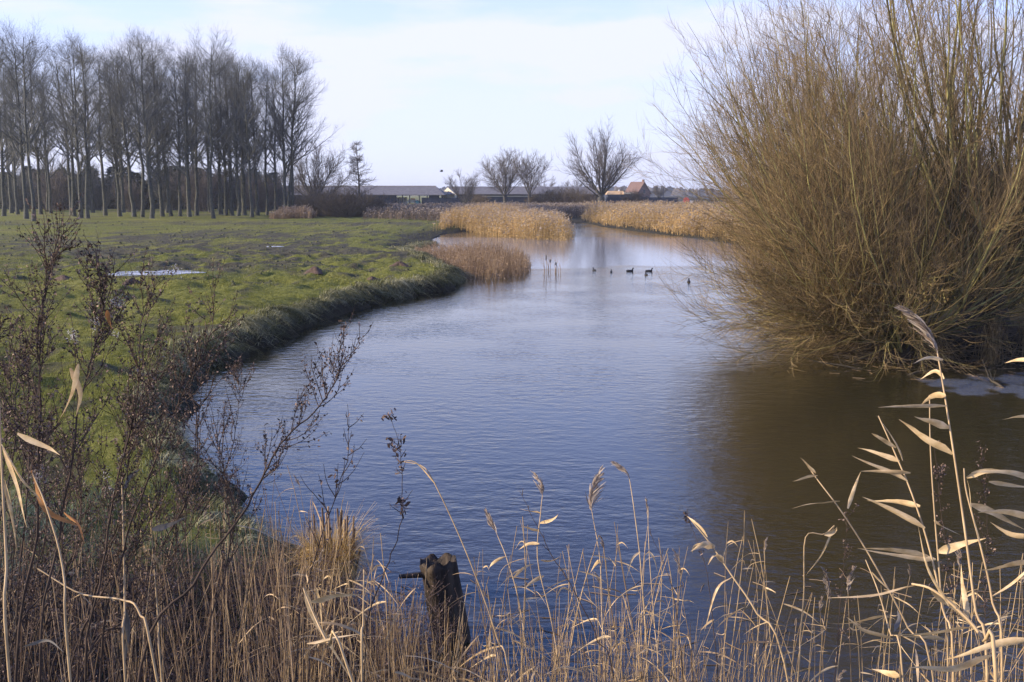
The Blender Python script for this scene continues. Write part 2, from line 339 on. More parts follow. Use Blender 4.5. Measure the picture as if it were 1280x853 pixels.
def mud_shade_mask(x, y):
    p1 = 1.3 * np.exp(-(((x + 17) / 22) ** 2 + ((y - 76) / 20) ** 2) ** 2); p2 = np.exp(-(((x + 5) / 9) ** 2 + ((y - 70) / 10) ** 2))
    p3 = np.exp(-(((x + 16) / 8) ** 2 + ((y - 52) / 5) ** 2)) * 0.8 + 0.8 * np.exp(-(((y - 118) / 7) ** 2))  # second term: darker band across the field in front of the poplars
    n_ = fbm(x * 0.35, y * 0.22, 31); n2 = fbm(x * 1.3, y * 0.9, 35)
    return np.clip(sstep(0.40, 0.54, n_ * 0.4 + n2 * 0.6) * np.clip(p1 + p2 + p3, 0, 1) * 1.3 + sstep(0.58, 0.72, n2) * 0.75, 0, 1)  # last term: small dark spots painting tussock shadows over the grass
mud_shade = mud_shade_mask(X, Y)
left = (X < 3)
bankm = np.where(left & (Y < 75), 1 - sstep(0.5, 1.15, SD + (fbm(X * 1.5, Y * 1.5, 41) - 0.5) * 0.8), 1 - sstep(1.0, 4.0, SD)); bankm = np.where(X > 1.5, np.maximum(bankm, 1 - sstep(8, 20, SD) * (Y < 60)), bankm)
frost = sstep(0.40, 0.75, fbm(X * 0.9, Y * 0.9, 51)) * (1 - sstep(9.5, 15.0, Y)) * sstep(0.0, 0.3, SD)
for k, v in (('mud_shade', mud_shade), ('bank', np.clip(bankm, 0, 1)), ('frost', frost)):
    a = ground.data.attributes.new(k, 'FLOAT', 'POINT'); a.data.foreach_set('value', v.ravel().astype(np.float32))

# ------------------------------------------------------------------ water
def water_material():
    m = bpy.data.materials.new('rippled_river_water'); m.use_nodes = True; n = m.node_tree.nodes; l = m.node_tree.links; b = n['Principled BSDF']
    b.inputs['Base Color'].default_value = (0.030, 0.024, 0.010, 1); b.inputs['IOR'].default_value = 1.45; b.inputs['Specular IOR Level'].default_value = 0.5
    tcx = n.new('ShaderNodeTexCoord')
    def nz(sc, stretch, rot, det=3, ro=0.5):
        mp = n.new('ShaderNodeMapping'); mp.inputs['Scale'].default_value = stretch; mp.inputs['Rotation'].default_value = (0, 0, rot)
        l.new(tcx.outputs['Object'], mp.inputs[0]); t = n.new('ShaderNodeTexNoise'); t.inputs['Scale'].default_value = sc; t.inputs['Detail'].default_value = det; t.inputs['Roughness'].default_value = ro
        l.new(mp.outputs[0], t.inputs['Vector']); return t.outputs['Fac']
    a = n.new('ShaderNodeAttribute'); a.attribute_name = 'calm'
    w1 = nz(2.8, (0.8, 1.35, 1), R(12), 3, 0.5); w2 = nz(8.0, (0.8, 1.3, 1), R(-14), 2, 0.5); w3 = nz(0.30, (1, 1, 1), 0.4, 2)
    s = n.new('ShaderNodeMath'); s.operation = 'MULTIPLY_ADD'; l.new(w2, s.inputs[0]); s.inputs[1].default_value = 0.42; l.new(w1, s.inputs[2])
    patch = n.new('ShaderNodeMapRange'); patch.inputs[1].default_value = 0.35; patch.inputs[2].default_value = 0.65; patch.inputs[3].default_value = 0.40; patch.inputs[4].default_value = 1.1
    l.new(w3, patch.inputs[0])
    st = n.new('ShaderNodeMapRange'); st.inputs[3].default_value = 0.24; st.inputs[4].default_value = 0.02; l.new(a.outputs['Fac'], st.inputs[0])
    mu = n.new('ShaderNodeMath'); mu.operation = 'MULTIPLY'; l.new(patch.outputs[0], mu.inputs[0]); l.new(st.outputs[0], mu.inputs[1])
    bp = n.new('ShaderNodeBump'); bp.inputs['Distance'].default_value = 0.075; l.new(mu.outputs[0], bp.inputs['Strength']); l.new(s.outputs[0], bp.inputs['Height']); l.new(bp.outputs[0], b.inputs['Normal'])
    ro = n.new('ShaderNodeMapRange'); ro.inputs[3].default_value = 0.06; ro.inputs[4].default_value = 0.10; l.new(a.outputs['Fac'], ro.inputs[0]); l.new(ro.outputs[0], b.inputs['Roughness'])
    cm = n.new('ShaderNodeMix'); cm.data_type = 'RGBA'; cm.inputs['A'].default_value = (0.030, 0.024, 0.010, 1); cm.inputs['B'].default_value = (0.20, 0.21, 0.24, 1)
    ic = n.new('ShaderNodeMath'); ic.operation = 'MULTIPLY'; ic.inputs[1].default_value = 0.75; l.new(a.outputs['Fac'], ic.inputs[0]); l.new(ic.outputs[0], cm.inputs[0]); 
    ai = n.new('ShaderNodeAttribute'); ai.attribute_name = 'ice_sky'; c2 = n.new('ShaderNodeMix'); c2.data_type = 'RGBA'; c2.inputs['B'].default_value = (0.11, 0.125, 0.16, 1)  # pale blue tint standing in for reflected sky
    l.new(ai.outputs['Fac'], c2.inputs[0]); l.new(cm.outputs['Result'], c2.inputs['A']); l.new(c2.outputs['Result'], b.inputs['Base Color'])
    return m
wx = np.concatenate([np.arange(-40, 6, 0.8), np.arange(6, 16, 0.12), np.arange(16, 40, 0.8), np.arange(40, 70, 5.0)]); wy = np.concatenate([np.arange(4, 12, 0.6), np.arange(12, 25, 0.12), np.arange(25, 110, 0.6), np.arange(110, 190, 2.0)])
WX, WY = np.meshgrid(wx, wy); idx = np.arange(len(wx) * len(wy)).reshape(len(wy), len(wx))
mb = MB(); mb.add(np.stack([WX, WY, 0 * WX], -1).reshape(-1, 3), np.stack([idx[:-1, :-1], idx[:-1, 1:], idx[1:, 1:], idx[1:, :-1]], -1).reshape(-1, 4))
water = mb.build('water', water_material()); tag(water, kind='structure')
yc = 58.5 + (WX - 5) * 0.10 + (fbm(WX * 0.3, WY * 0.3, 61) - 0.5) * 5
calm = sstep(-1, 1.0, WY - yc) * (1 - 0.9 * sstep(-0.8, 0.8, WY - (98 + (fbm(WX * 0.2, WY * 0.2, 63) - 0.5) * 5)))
ice_sky = np.zeros_like(WX)  # sky reflection painted as patches into the water colour by the right bank
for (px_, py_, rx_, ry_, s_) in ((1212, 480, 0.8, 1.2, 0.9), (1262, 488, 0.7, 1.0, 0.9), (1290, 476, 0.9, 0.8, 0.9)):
    c_ = at_z(px_, py_); ice_sky = np.maximum(ice_sky, s_ * (1 - sstep(0.80, 1.0, np.hypot((WX - c_[0]) / rx_, (WY - c_[1]) / ry_) + (fbm(WX * 2.6, WY * 1.6, 64) - 0.5) * 1.9)))
a = water.data.attributes.new('ice_sky', 'FLOAT', 'POINT'); a.data.foreach_set('value', ice_sky.ravel().astype(np.float32))
a = water.data.attributes.new('calm', 'FLOAT', 'POINT'); a.data.foreach_set('value', calm.ravel().astype(np.float32))

# ------------------------------------------------------------------ grass
def blades(mb, x, y, h, w, lean=0.5, tint=None, r=rng, K=3, fall=0.0, dirb=None):
    n = len(x); z = ground_z(x, y) - 0.01
    az = r.uniform(0, 2 * np.pi, n); d = np.stack([np.cos(az), np.sin(az), np.zeros(n)], 1) * (r.uniform(0.1, 1, n) * lean)[:, None]
    if dirb is not None: d = d + dirb
    t = np.linspace(0, 1, K)[None, :, None]; base = np.stack([x, y, z], 1)[:, None, :]
    P = base + t * np.array([0, 0, 1.0]) * h[:, None, None] + t ** 2 * d[:, None, :] * h[:, None, None] - fall * t ** 3 * h[:, None, None] * np.array([0, 0, 1.0])
    side = np.stack([-np.sin(az), np.cos(az), np.zeros(n)], 1)
    W = w[:, None] * (1 - np.linspace(0, 0.92, K))[None, :]
    ribbons(mb, P, W, side, tint if tint is not None else r.uniform(0, 1, n))
mb = MB()
def scatter(n, y0, y1, k, sdmin=0.3):
    y = y0 * (y1 / y0) ** rng.uniform(0, 1, n) if k else rng.uniform(y0, y1, n)
    x = rng.uniform(-0.56, 0.02, n) * y
    sd = signed(x, y); m = sd > sdmin; return x[m], y[m]
for n_, y0, y1, h, w in ((90000, 8.5, 20, 0.055, 0.0035), (80000, 18, 45, 0.065, 0.007), (50000, 40, 130, 0.08, 0.016)):
    x, y = scatter(n_, y0, y1, 1); mk = (mud_shade_mask(x, y) < rng.uniform(0.1, 0.9, len(x))) & (y > 8.0); x, y = x[mk], y[mk]
    tuft = fbm(x * 2.2, y * 2.2, 77, 3); keep = rng.uniform(0, 1, len(x)) < sstep(0.3, 0.6, tuft) + 0.15; x, y, tuft = x[keep], y[keep], tuft[keep]
    blades(mb, x, y, h * rng.uniform(0.5, 1.5, len(x)) * (0.6 + tuft), np.full(len(x), w), 1.2, np.clip(tuft + rng.normal(0, 0.25, len(x)), 0, 1), K=2)
grass = mb.build('pasture_grass', M['grass_blade']); tag(grass, 'short grazed winter grass covering the pasture left of the river', 'grass', kind='stuff')

# drooping grass along the left river bank, in rounded tufts
mb = MB(); seg = OUT[:23]; seglen = np.linalg.norm(np.diff(seg, axis=0), axis=1); cum = np.concatenate([[0], np.cumsum(seglen)])
def along(u):
    i = np.clip(np.searchsorted(cum, u) - 1, 0, len(seglen) - 1); f = ((u - cum[i]) / seglen[i])[:, None]
    p = seg[i] * (1 - f) + seg[i + 1] * f; tg = (seg[i + 1] - seg[i]) / seglen[i][:, None]
    return p, np.stack([-tg[:, 1], tg[:, 0]], 1)
NT = 520
uc = rng.uniform(0, cum[-1], NT); pc, nc = along(uc)
sgn = np.sign(signed(pc[:, 0] + nc[:, 0] * 0.3, pc[:, 1] + nc[:, 1] * 0.3))[:, None]; nc = nc * sgn      # towards the land
pc = pc + nc * rng.uniform(0.25, 0.85, NT)[:, None]
nb = 85; cidx = np.repeat(np.arange(NT), nb); sc = (rng.uniform(0.35, 1.5, NT))[cidx] * (0.75 + np.minimum(pc[cidx, 1], 45) / 90)
off = rng.normal(0, 0.12, (len(cidx), 2)) * sc[:, None]; bx = pc[cidx, 0] + off[:, 0]; by = pc[cidx, 1] + off[:, 1]
dr = np.concatenate([-nc[cidx] * 0.85 + off * 2.6 + rng.normal(0, 0.12, (len(cidx), 2)), np.zeros((len(cidx), 1))], 1)
blades(mb, bx, by, 0.30 * sc * rng.uniform(0.5, 1.3, len(cidx)), 0.004 + 0.0002 * by, 0.25, np.clip(rng.uniform(0, 1, NT)[cidx] * 0.6 + rng.uniform(0, 0.5, len(cidx)), 0, 1), K=5, fall=1.15, dirb=dr)
tag(mb.build('bank_grass', M['bank_grass']), 'long drooping grass overhanging the cut left river bank', 'grass', kind='stuff')

# frosty grass of the near bank, lower left
mb = MB(); n_ = 60000; x = rng.uniform(-6.5, 0.6, n_); y = rng.uniform(5.5, 13.5, n_); sd = signed(x, y); k = (sd > 0.03) & (rng.uniform(0, 1, n_) < 1.2 - sstep(10.5, 13.5, y)); x, y = x[k], y[k]
tf = fbm(x * 1.7, y * 1.7, 81, 3)
blades(mb, x, y, (0.06 + 0.22 * sstep(0.4, 0.7, tf)) * rng.uniform(0.5, 1.4, len(x)), np.full(len(x), 0.0032), 1.3, np.clip(fbm(x * 0.9, y * 0.9, 51) * 1.1 - 0.2 + rng.normal(0, 0.22, len(x)), 0, 1), K=4, fall=0.35)
tag(mb.build('frosted_grass', M['frost_grass']), 'rough frosted grass on the shaded near bank in the lower left', 'grass', kind='stuff')

r2 = np.random.default_rng(19); n_ = 3000; y = 30 * (125 / 30) ** r2.uniform(0, 1, n_); x = r2.uniform(-0.56, 0.02, n_) * y; k = (signed(x, y) > 0.8) & (r2.uniform(0, 1, n_) < mud_shade_mask(x, y) * 0.9 + 0.06); x, y = x[k], y[k]; n_ = len(x)
mb = MB(); sz = r2.uniform(0.03, 0.11, n_) * (0.7 + y / 120); z = ground_z(x, y); a6 = np.arange(6) * np.pi / 3
ring = np.stack([np.cos(a6), np.sin(a6)], 1)[None] * (sz[:, None] * r2.uniform(0.7, 1.3, (n_, 6)))[:, :, None]
V = np.concatenate([np.concatenate([ring + np.stack([x, y], 1)[:, None], np.broadcast_to((z - 0.03)[:, None, None], (n_, 6, 1))], 2), np.concatenate([ring * 0.55 + np.stack([x, y], 1)[:, None], (z + sz * 0.5)[:, None, None] + r2.normal(0, 0.012, (n_, 6, 1))], 2), np.stack([x, y, z + sz * 0.62], 1)[:, None]], 1)
o13 = np.arange(n_)[:, None, None] * 13; j6 = np.arange(6); Q = np.stack([j6, (j6 + 1) % 6, 6 + (j6 + 1) % 6, 6 + j6], 1)[None] + o13; T = np.stack([6 + j6, 6 + (j6 + 1) % 6, np.full(6, 12)], 1)[None] + o13
mb.add(V.reshape(-1, 3), Q.reshape(-1, 4), T.reshape(-1, 3), tint=np.repeat(r2.uniform(0, 1, n_), 13))
tag(mb.build('turf_clods', M['clod']), 'small clods and tufts scattered over the trampled pasture', 'clods', kind='stuff')

# ------------------------------------------------------------------ thin winter haze over the whole valley
def haze(density):
    m = bpy.data.materials.new('winter_haze'); m.use_nodes = True; n = m.node_tree.nodes; l = m.node_tree.links; n.remove(n['Principled BSDF'])
    v = n.new('ShaderNodeVolumePrincipled'); v.inputs['Color'].default_value = (0.88, 0.92, 1.0, 1); v.inputs['Density'].default_value = density; v.inputs['Anisotropy'].default_value = 0.2
    l.new(v.outputs[0], n['Material Output'].inputs['Volume']); mb = MB(); box(mb, (0, 3200, 22), (8800, 6800, 50)); o = mb.build('haze', m, smooth=False); tag(o, kind='stuff'); return o
HAZE = 0.00022
haze(HAZE)

# ------------------------------------------------------------------ molehills, frozen puddles
def mound(name, px, py, rad, h, label):
    p = at_z(px, py, 0.66); z0 = gz(p[0], p[1]); k = 26; rr = np.linspace(0, 1, 9); aa = np.linspace(0, 2 * np.pi, k, endpoint=False)
    V = []; 
    for r_ in rr:
        for a_ in aa:
            jx = 1 + 0.25 * math.sin(3 * a_ + px) + rng.normal(0, 0.05)
            V.append((r_ * rad * jx * math.cos(a_), r_ * rad * jx * math.sin(a_), h * (1 - r_ ** 1.5) + rng.normal(0, h * 0.07) * (r_ < 0.95) - 0.05 * r_))
    Q = [[i * k + j, i * k + (j + 1) % k, (i + 1) * k + (j + 1) % k, (i + 1) * k + j] for i in range(8) for j in range(k)]
    m = MB(); m.add(V, Q); o = m.build(name, M['earth']); o.location = (p[0], p[1], z0); tag(o, label, 'molehill', 'molehills on the pasture')
for px, py, r_, h, lb in ((394, 341, 0.42, 0.26, 'dark molehill alone on the grass a little way back from the bank'),
                          (500, 334, 0.5, 0.24, 'brown molehill just before the near reed clump'), (465, 350, 0.34, 0.16, 'low molehill close to the tip of the river bank'),
                          (165, 350, 0.40, 0.20, 'small molehill touching the near side of the frozen puddle'), (80, 346, 0.42, 0.2, 'molehill left of the frozen puddle among the dark weeds')):
    mound('molehill', px, py, r_, h, lb)
def puddle(px0, px1, py0, py1, label, s):
    c = at_z((px0 + px1) / 2, (py0 + py1) / 2, 0.62); a = at_z(px0, (py0 + py1) / 2, 0.62); b = at_z((px0 + px1) / 2, py0, 0.62); rx = abs(c[0] - a[0]); ry = abs(b[1] - c[1])
    k = 60; r2 = np.random.default_rng(s); aa = np.linspace(0, 2 * np.pi, k, endpoint=False)
    w = 1 + 0.2 * np.sin(2 * aa + s) + 0.12 * np.sin(5 * aa + 1) + 0.07 * np.sin(9 * aa + s) + r2.normal(0, 0.03, k)
    ex = np.stack([c[0] + rx * w * np.cos(aa), c[1] + ry * w * np.sin(aa)], 1)
    zt = 0.612
    V = np.concatenate([[[c[0], c[1], zt]], np.column_stack([ex, np.full(k, zt)]), np.column_stack([ex[:, 0], ex[:, 1], np.full(k, zt - 0.12)])])
    T = [[0, 1 + i, 1 + (i + 1) % k] for i in range(k)]; Q = [[1 + i, 1 + k + i, 1 + k + (i + 1) % k, 1 + (i + 1) % k] for i in range(k)]
    m = MB(); m.add(V, Q, T); o = m.build('frozen_puddle', M['ice_sky'], smooth=False); tag(o, label, 'puddle')
puddle(147, 238, 337.5, 344.5, 'wide white frozen puddle lying in the pasture', 1)
puddle(334, 352, 307.4, 309, 'small thin frozen puddle in the muddy part of the pasture', 2)

# ------------------------------------------------------------------ trees
# bushes
def make_bush(seed, H=4.5, n=70, w=1.0, thick=(0.03, 0.016, 0.010), ns=(9, 6), m='thicket', ang=65):
    r = np.random.default_rng(seed); a = np.radians(ang * np.sqrt(r.uniform(0, 1, n))); az_ = r.uniform(0, 2 * np.pi, n)
    d = np.stack([np.sin(a) * np.cos(az_), np.sin(a) * np.sin(az_), np.cos(a)], 1); L = H * r.uniform(0.6, 1.05, n); K = 7
    b = np.zeros((n, K, 3)); b[:, 0, 0] = r.normal(0, 0.25 * w * H * 0.5, n); b[:, 0, 1] = r.normal(0, 0.3, n); b[:, 0, 2] = -0.1
    for k in range(1, K): b[:, k] = b[:, k - 1] + d * (L / (K - 1))[:, None]; d = norm(d + np.array([0, 0, 0.10]) + r.normal(0, 0.10, (n, 3)))
    Rb = thick[0] * r.uniform(0.6, 1.2, n)[:, None] * np.linspace(1, 0.3, K)[None, :]
    b2, R2, _, _ = sprout(b, Rb, ns[0], 0.1, 0.98, H * 0.32, (20, 60), up=0.25, jit=0.13, K=4, rr=0.6, rtip=0.5, r=r, rmin=thick[1])
    b3, R3, _, _ = sprout(b2, R2, ns[1], 0.1, 1, H * 0.13, (20, 60), up=0.2, jit=0.15, K=3, rr=0.6, rtip=0.6, r=r, rmin=thick[2])
    s_ = MB(); tubes(s_, b, Rb, 4, r.uniform(0, 1, n)); t_ = MB(); tubes(t_, b2, R2, 3, r.uniform(0, 1, len(b2))); tubes(t_, b3, R3, 3, r.uniform(0, 1, len(b3)))
    return [('stems', s_.mesh('stems', M[m])), ('twigs', t_.mesh('twigs', M[m]))]
def make_poplar(seed, H=25.0, r0=0.25, first=0.34, spread=1.0):
    r = np.random.default_rng(seed); K = 14
    tr = np.zeros((1, K, 3)); tt = np.linspace(0, 1, K); tr[0, :, 2] = tt * H * 0.93
    tr[0, :, 0] = 0.25 * np.sin(tt * 3 + seed) * tt + r.normal(0, 0.5) * tt ** 2; tr[0, :, 1] = 0.25 * np.cos(tt * 2.5 + seed) * tt
    Rt = (r0 * (1 - tt) ** 0.8 + 0.03)[None, :]; Rt[0, 0] = r0 * 1.5; tr[0, 1:, :2] += np.cumsum(r.normal(0, 0.09, (K - 1, 2)), axis=0)
    tm = MB(); tubes(tm, tr, Rt, 8, 0.5)
    shape = lambda t: np.clip(1.15 - t, 0.15, 0.75) ** 0.75 * 1.35
    b1, R1, _, t1 = sprout(tr, Rt, 38, first, 0.985, 8.2 * spread, (30, 60), up=0.34, jit=0.075, K=8, rr=0.50, rtip=0.12, r=r, lfn=shape, rmin=0.035)
    b2, R2, p2, t2 = sprout(b1, R1, 12, 0.12, 0.98, 2.5, (24, 55), up=0.35, jit=0.10, K=5, rr=0.55, rtip=0.3, r=r, lfn=lambda t: 1.15 - 0.6 * t, rmin=0.012)
    b3, R3, _, _ = sprout(b2, R2, 6, 0.12, 1.0, 1.0, (20, 55), up=0.3, jit=0.12, K=3, rr=0.6, rtip=0.6, r=r, rmin=0.006)
    bm = MB(); tubes(bm, b1, R1, 4, r.uniform(0, 1, len(b1)))
    tubes(bm, b2, R2, 3, r.uniform(0, 1, len(b2))); tubes(bm, b3, R3, 3, r.uniform(0, 1, len(b3)))
    return tm.mesh('trunk', M['poplar_bark']), bm.mesh('crown', M['poplar_twig'])
PO = [make_poplar(s, H=25 + (s % 3), r0=0.22 + 0.03 * (s % 3), first=0.20 + 0.045 * (s % 4), spread=0.85 + 0.1 * (s % 4)) for s in range(1, 8)]
def thing_of(name, meshes, loc, rz, sc, label, cat, group=None):
    e = empty(name, loc, rz, label, cat, group); e.scale = (sc, sc, sc) if np.ndim(sc) == 0 else sc
    for nm, me in meshes:
        o = bpy.data.objects.new(nm, me); COL.objects.link(o); o.parent = e
    return e
ORD = ['first', 'second', 'third', 'fourth', 'fifth', 'sixth', 'seventh', 'eighth', 'ninth', 'tenth', 'eleventh', 'twelfth', 'thirteenth', 'fourteenth', 'fifteenth', 'sixteenth', 'seventeenth', 'eighteenth', 'nineteenth', 'twentieth', 'twenty-first', 'twenty-second', 'twenty-third', 'twenty-fourth', 'twenty-fifth', 'twenty-sixth', 'twenty-seventh', 'twenty-eighth', 'twenty-ninth', 'thirtieth', 'thirty-first', 'thirty-second', 'thirty-third', 'thirty-fourth']
# (px of trunk, py of its foot, py of its top)
POP = [(5, 271, 45), (33, 274, 45), (42, 277, 38), (93, 271, 62), (101, 273, 58), (110, 274, 52), (132, 270, 70), (150, 271, 72), (168, 272, 60), (178, 272, 50),
       (190, 274, 46), (203, 271, 66), (214, 271, 60), (225, 271, 70), (237, 272, 60), (246, 270, 66), (267, 273.5, 47), (283, 270, 74), (290, 270, 70), (298, 271, 80),
       (306, 270, 78), (315, 272, 78), (322, 270, 82), (334, 269.5, 84), (346, 269.5, 92), (356, 271, 70), (361, 271, 68), (366, 271, 74)]
for i, (px, py, top) in enumerate(POP):
    d = base_y(py, 0.68); p = at_y(px, py, d); h = at_y(px, top, d)[2] - 0.68; me = PO[i % 7]; H0 = (25 + ((i % 7 + 1) % 3)) * 0.97
    o_ = thing_of('poplar_tree', [('trunk', me[0]), ('crown', me[1])], (p[0], p[1], gz(p[0], p[1]) - 0.05), i * 2.4, h / H0, 'tall bare poplar on the grove\'s open side, %s from the left there' % ORD[i], 'poplar', 'poplars on the open side of the grove'); o_.rotation_euler = (random.gauss(0, 0.018), random.gauss(0, 0.022), i * 2.4)
r2 = np.random.default_rng(5); k = 0
rows = []
for row, (d, lo, hi, n_) in enumerate(((165, -8, 335, 8), (180, -10, 325, 7), (198, -4, 330, 6))):
    for j in range(n_):
        px = lo + (hi - lo) * (j + 0.5 + r2.uniform(-0.25, 0.25)) / n_; top = 66 + 22 * r2.random() + (px > 270) * 8
        p = at_y(px, HOR, d); h = at_y(px, top + row * 3, d)[2] - 0.68; me = PO[(k * 3 + row) % 7]; k += 1
        thing_of('poplar_tree', [('trunk', me[0]), ('crown', me[1])], (p[0], d + r2.uniform(-3, 3), gz(p[0], d) - 0.05), k * 1.7, h / 25, 'bare poplar standing deep in the grove, %s from the left in the %s row back' % (ORD[j], ('second', 'third', 'rearmost')[row]), 'poplar', 'poplars inside the grove')

GB = [make_bush(81, 4.5, 45, 1.3, (0.04, 0.022, 0.014), (8, 6), 'poplar_twig', 45), make_bush(82, 4.5, 45, 1.3, (0.04, 0.022, 0.014), (8, 6), 'far_twig', 50)]
for i, (px, d, h) in enumerate(((18, 190, 8), (70, 205, 10), (120, 205, 9), (160, 190, 6), (215, 205, 11), (250, 195, 9), (292, 205, 10), (325, 185, 7), (338, 200, 9))):
    p = at_y(px, HOR, d); thing_of('understorey_bush', GB[i % 2], (p[0], d, 0.65), i * 1.1, (h / 4.5 * 0.8, h / 4.5, h / 4.5), 'leafless understorey sapling between the poplar trunks, %s from the left' % ORD[i], 'sapling', 'saplings in the poplar grove')

# dark evergreen belt behind the grove
r2 = np.random.default_rng(11); mb = MB()
n_ = 84; cx_ = np.linspace(at_y(-70, HOR, 222)[0], at_y(338, HOR, 222)[0], n_)
for i in range(n_):
    H = r2.uniform(5.5, 9.6); yy = 222 + r2.uniform(-4, 4); m_ = 1000
    t = r2.uniform(0, 1, m_) ** 0.8; a = r2.uniform(0, 2 * np.pi, m_); rr = (1 - t) ** 0.55 * 2.4 * np.sqrt(r2.uniform(0.25, 1, m_)) * (1 + 0.25 * np.sin(a * 3 + i))
    P = np.stack([cx_[i] + rr * np.cos(a), yy + rr * np.sin(a), 0.5 + t * H], 1); dd = norm(np.stack([np.cos(a), np.sin(a), r2.uniform(-0.4, 0.4, m_)], 1))
    L = r2.uniform(0.6, 1.9, m_)[:, None, None]; PP = P[:, None, :] + np.linspace(0, 1, 2)[None, :, None] * dd[:, None, :] * L * 0.7
    ribbons(mb, PP, np.tile([0.22, 0.02], (m_, 1)), r2.normal(size=(m_, 3)), r2.uniform(0, 1, m_))
    # dense shaded inner cone so that the belt is not see-through
    k_ = 10; aa = np.linspace(0, 2 * np.pi, k_, endpoint=False); V = [[cx_[i] + 1.5 * f * math.cos(q), yy + 1.5 * f * math.sin(q), z_] for f, z_ in ((1, 0.3), (0.9, H * 0.5), (0.2, H * 0.72)) for q in aa]
    Q = [[s * k_ + j, s * k_ + (j + 1) % k_, (s + 1) * k_ + (j + 1) % k_, (s + 1) * k_ + j] for s in range(2) for j in range(k_)]; mb.add(V, Q, tint=0.0)
tag(mb.build('evergreen_belt', M['evergreen'], smooth=False), 'dark evergreen belt closing off the back of the poplar grove', 'treeline', kind='stuff')

def make_broad(seed, H=12.0, n1=12, spread=1.0, trunk=0.18, r0=0.3, low=0.0, stems=True, twig=(11, 8), rmin=(0.05, 0.022, 0.011), up=0.3, ang=(8, 62), mats=('far_bark', 'far_twig')):
    """broad bare tree: short trunk, main limbs from its head, two more orders of twigs"""
    r = np.random.default_rng(seed); K = 6; tt = np.linspace(0, 1, K); th = H * trunk
    tr = np.zeros((1, K, 3)); tr[0, :, 2] = tt * th - 0.15; tr[0, :, 0] = r.normal(0, 0.1) * tt * th * 0.5
    Rt = (r0 * (1.25 - 0.35 * tt))[None, :]; Rt[0, -1] = r0 * 0.5; tm = MB(); tubes(tm, tr, Rt, 9, 0.4)
    a = np.radians(ang[0] + (ang[1] - ang[0]) * np.sqrt(r.uniform(0, 1, n1))); az_ = np.arange(n1) * 2.399 + r.uniform(-0.4, 0.4, n1)
    d = np.stack([np.sin(a) * np.cos(az_), np.sin(a) * np.sin(az_), np.cos(a)], 1)
    L = (H - th) * (0.94 - 0.14 * np.sin(a) ** 2) * r.uniform(0.82, 1.02, n1) * (1 + (spread - 1) * np.sin(a))
    K1 = 10; b = np.zeros((n1, K1, 3)); b[:, 0] = tr[0, -1] - np.array([0, 0, 1]) * (r.uniform(0, 0.35, n1) * th)[:, None]
    for k in range(1, K1):
        b[:, k] = b[:, k - 1] + d * (L / (K1 - 1))[:, None]; d = norm(d + np.array([0, 0, up * 0.12]) + r.normal(0, 0.06, (n1, 3)))
    Rb = (r0 * r.uniform(0.20, 0.34, n1))[:, None] * np.linspace(1, 0.12, K1)[None, :]
    b2, R2, _, _ = sprout(b, Rb, int(twig[0] * 1.7), 0.15, 0.99, H * 0.25, (18, 50), up=0.30, jit=0.1, K=6, rr=0.5, rtip=0.25, r=r, lfn=lambda t: 1.1 - 0.35 * t, rmin=rmin[1])
    b3, R3, _, _ = sprout(b2, R2, twig[1], 0.1, 1.0, H * 0.10, (18, 55), up=0.2, jit=0.14, K=4, rr=0.5, rtip=0.5, r=r, rmin=rmin[2])
    lm = MB(); tubes(lm, b, Rb, 5, r.uniform(0, 1, n1)); bm = MB(); tubes(bm, b2, R2, 3, r.uniform(0, 1, len(b2))); tubes(bm, b3, R3, 3, r.uniform(0, 1, len(b3)))
    return [('trunk', tm.mesh('trunk', M[mats[0]])), ('limbs', lm.mesh('limbs', M[mats[0]])), ('crown', bm.mesh('crown', M[mats[1]]))]
def tree_at(name, px, footpy, toppy, d, meshes, H, label, cat='tree', rz=0.0, sx=1.0, group=None, z0=0.65):
    p = at_y(px, HOR, d); h = at_y(px, toppy, d)[2] - z0; s = h / H
    return thing_of(name, meshes, (p[0], d, z0), rz, (s * sx, s * sx, s), label, cat, group)
D1 = 262
tree_at('willow_tree', 751, 257, 141, D1 - 20, make_broad(21, 20, 17, 0.84, 0.15, 0.80, twig=(11, 9), rmin=(0.06, 0.04, 0.020), ang=(3, 56), up=0.35), 20, 'large round bare pollard willow with a thick dark bole beside the dark fence', 'tree', 0.3, 0.93)
tree_at('bare_tree', 632, 257, 182, D1 - 8, make_broad(22, 14, 13, 0.8, 0.22, 0.36, twig=(12, 9), rmin=(0.05, 0.035, 0.018), ang=(3, 38)), 14, 'taller of the two slender bare trees before the long grey shed', 'tree', 1.0, 1.3)
tree_at('bare_tree', 662, 257, 184, D1 + 2, make_broad(23, 14, 10, 0.7, 0.24, 0.30, twig=(11, 8), rmin=(0.05, 0.035, 0.018), ang=(3, 32)), 14, 'thinner bare tree just right of the slender tree before the shed', 'tree', 2.0, 1.25)
tree_at('bare_tree', 580, 257, 207, D1 - 15, make_broad(24, 10, 12, 0.9, 0.08, 0.3, twig=(11, 8), rmin=(0.05, 0.032, 0.017), ang=(4, 40)), 10, 'low forked bare tree in front of the cream shed gable', 'tree', 0.5)
tree_at('bare_tree', 393, 260, 168, 190, make_broad(25, 12, 17, 1.05, 0.15, 0.38, twig=(13, 9), rmin=(0.05, 0.03, 0.015), ang=(5, 64)), 12, 'broad bare tree with spreading limbs right of the poplar grove', 'tree', 0.2)
tree_at('bare_tree', 824, 257, 229, 470, make_broad(26, 10, 15, 1.0, 0.2, 0.35, twig=(12, 9), rmin=(0.07, 0.05, 0.032), ang=(5, 60)), 10, 'small round hazy tree far off right of the brick house', 'tree', 0.9)
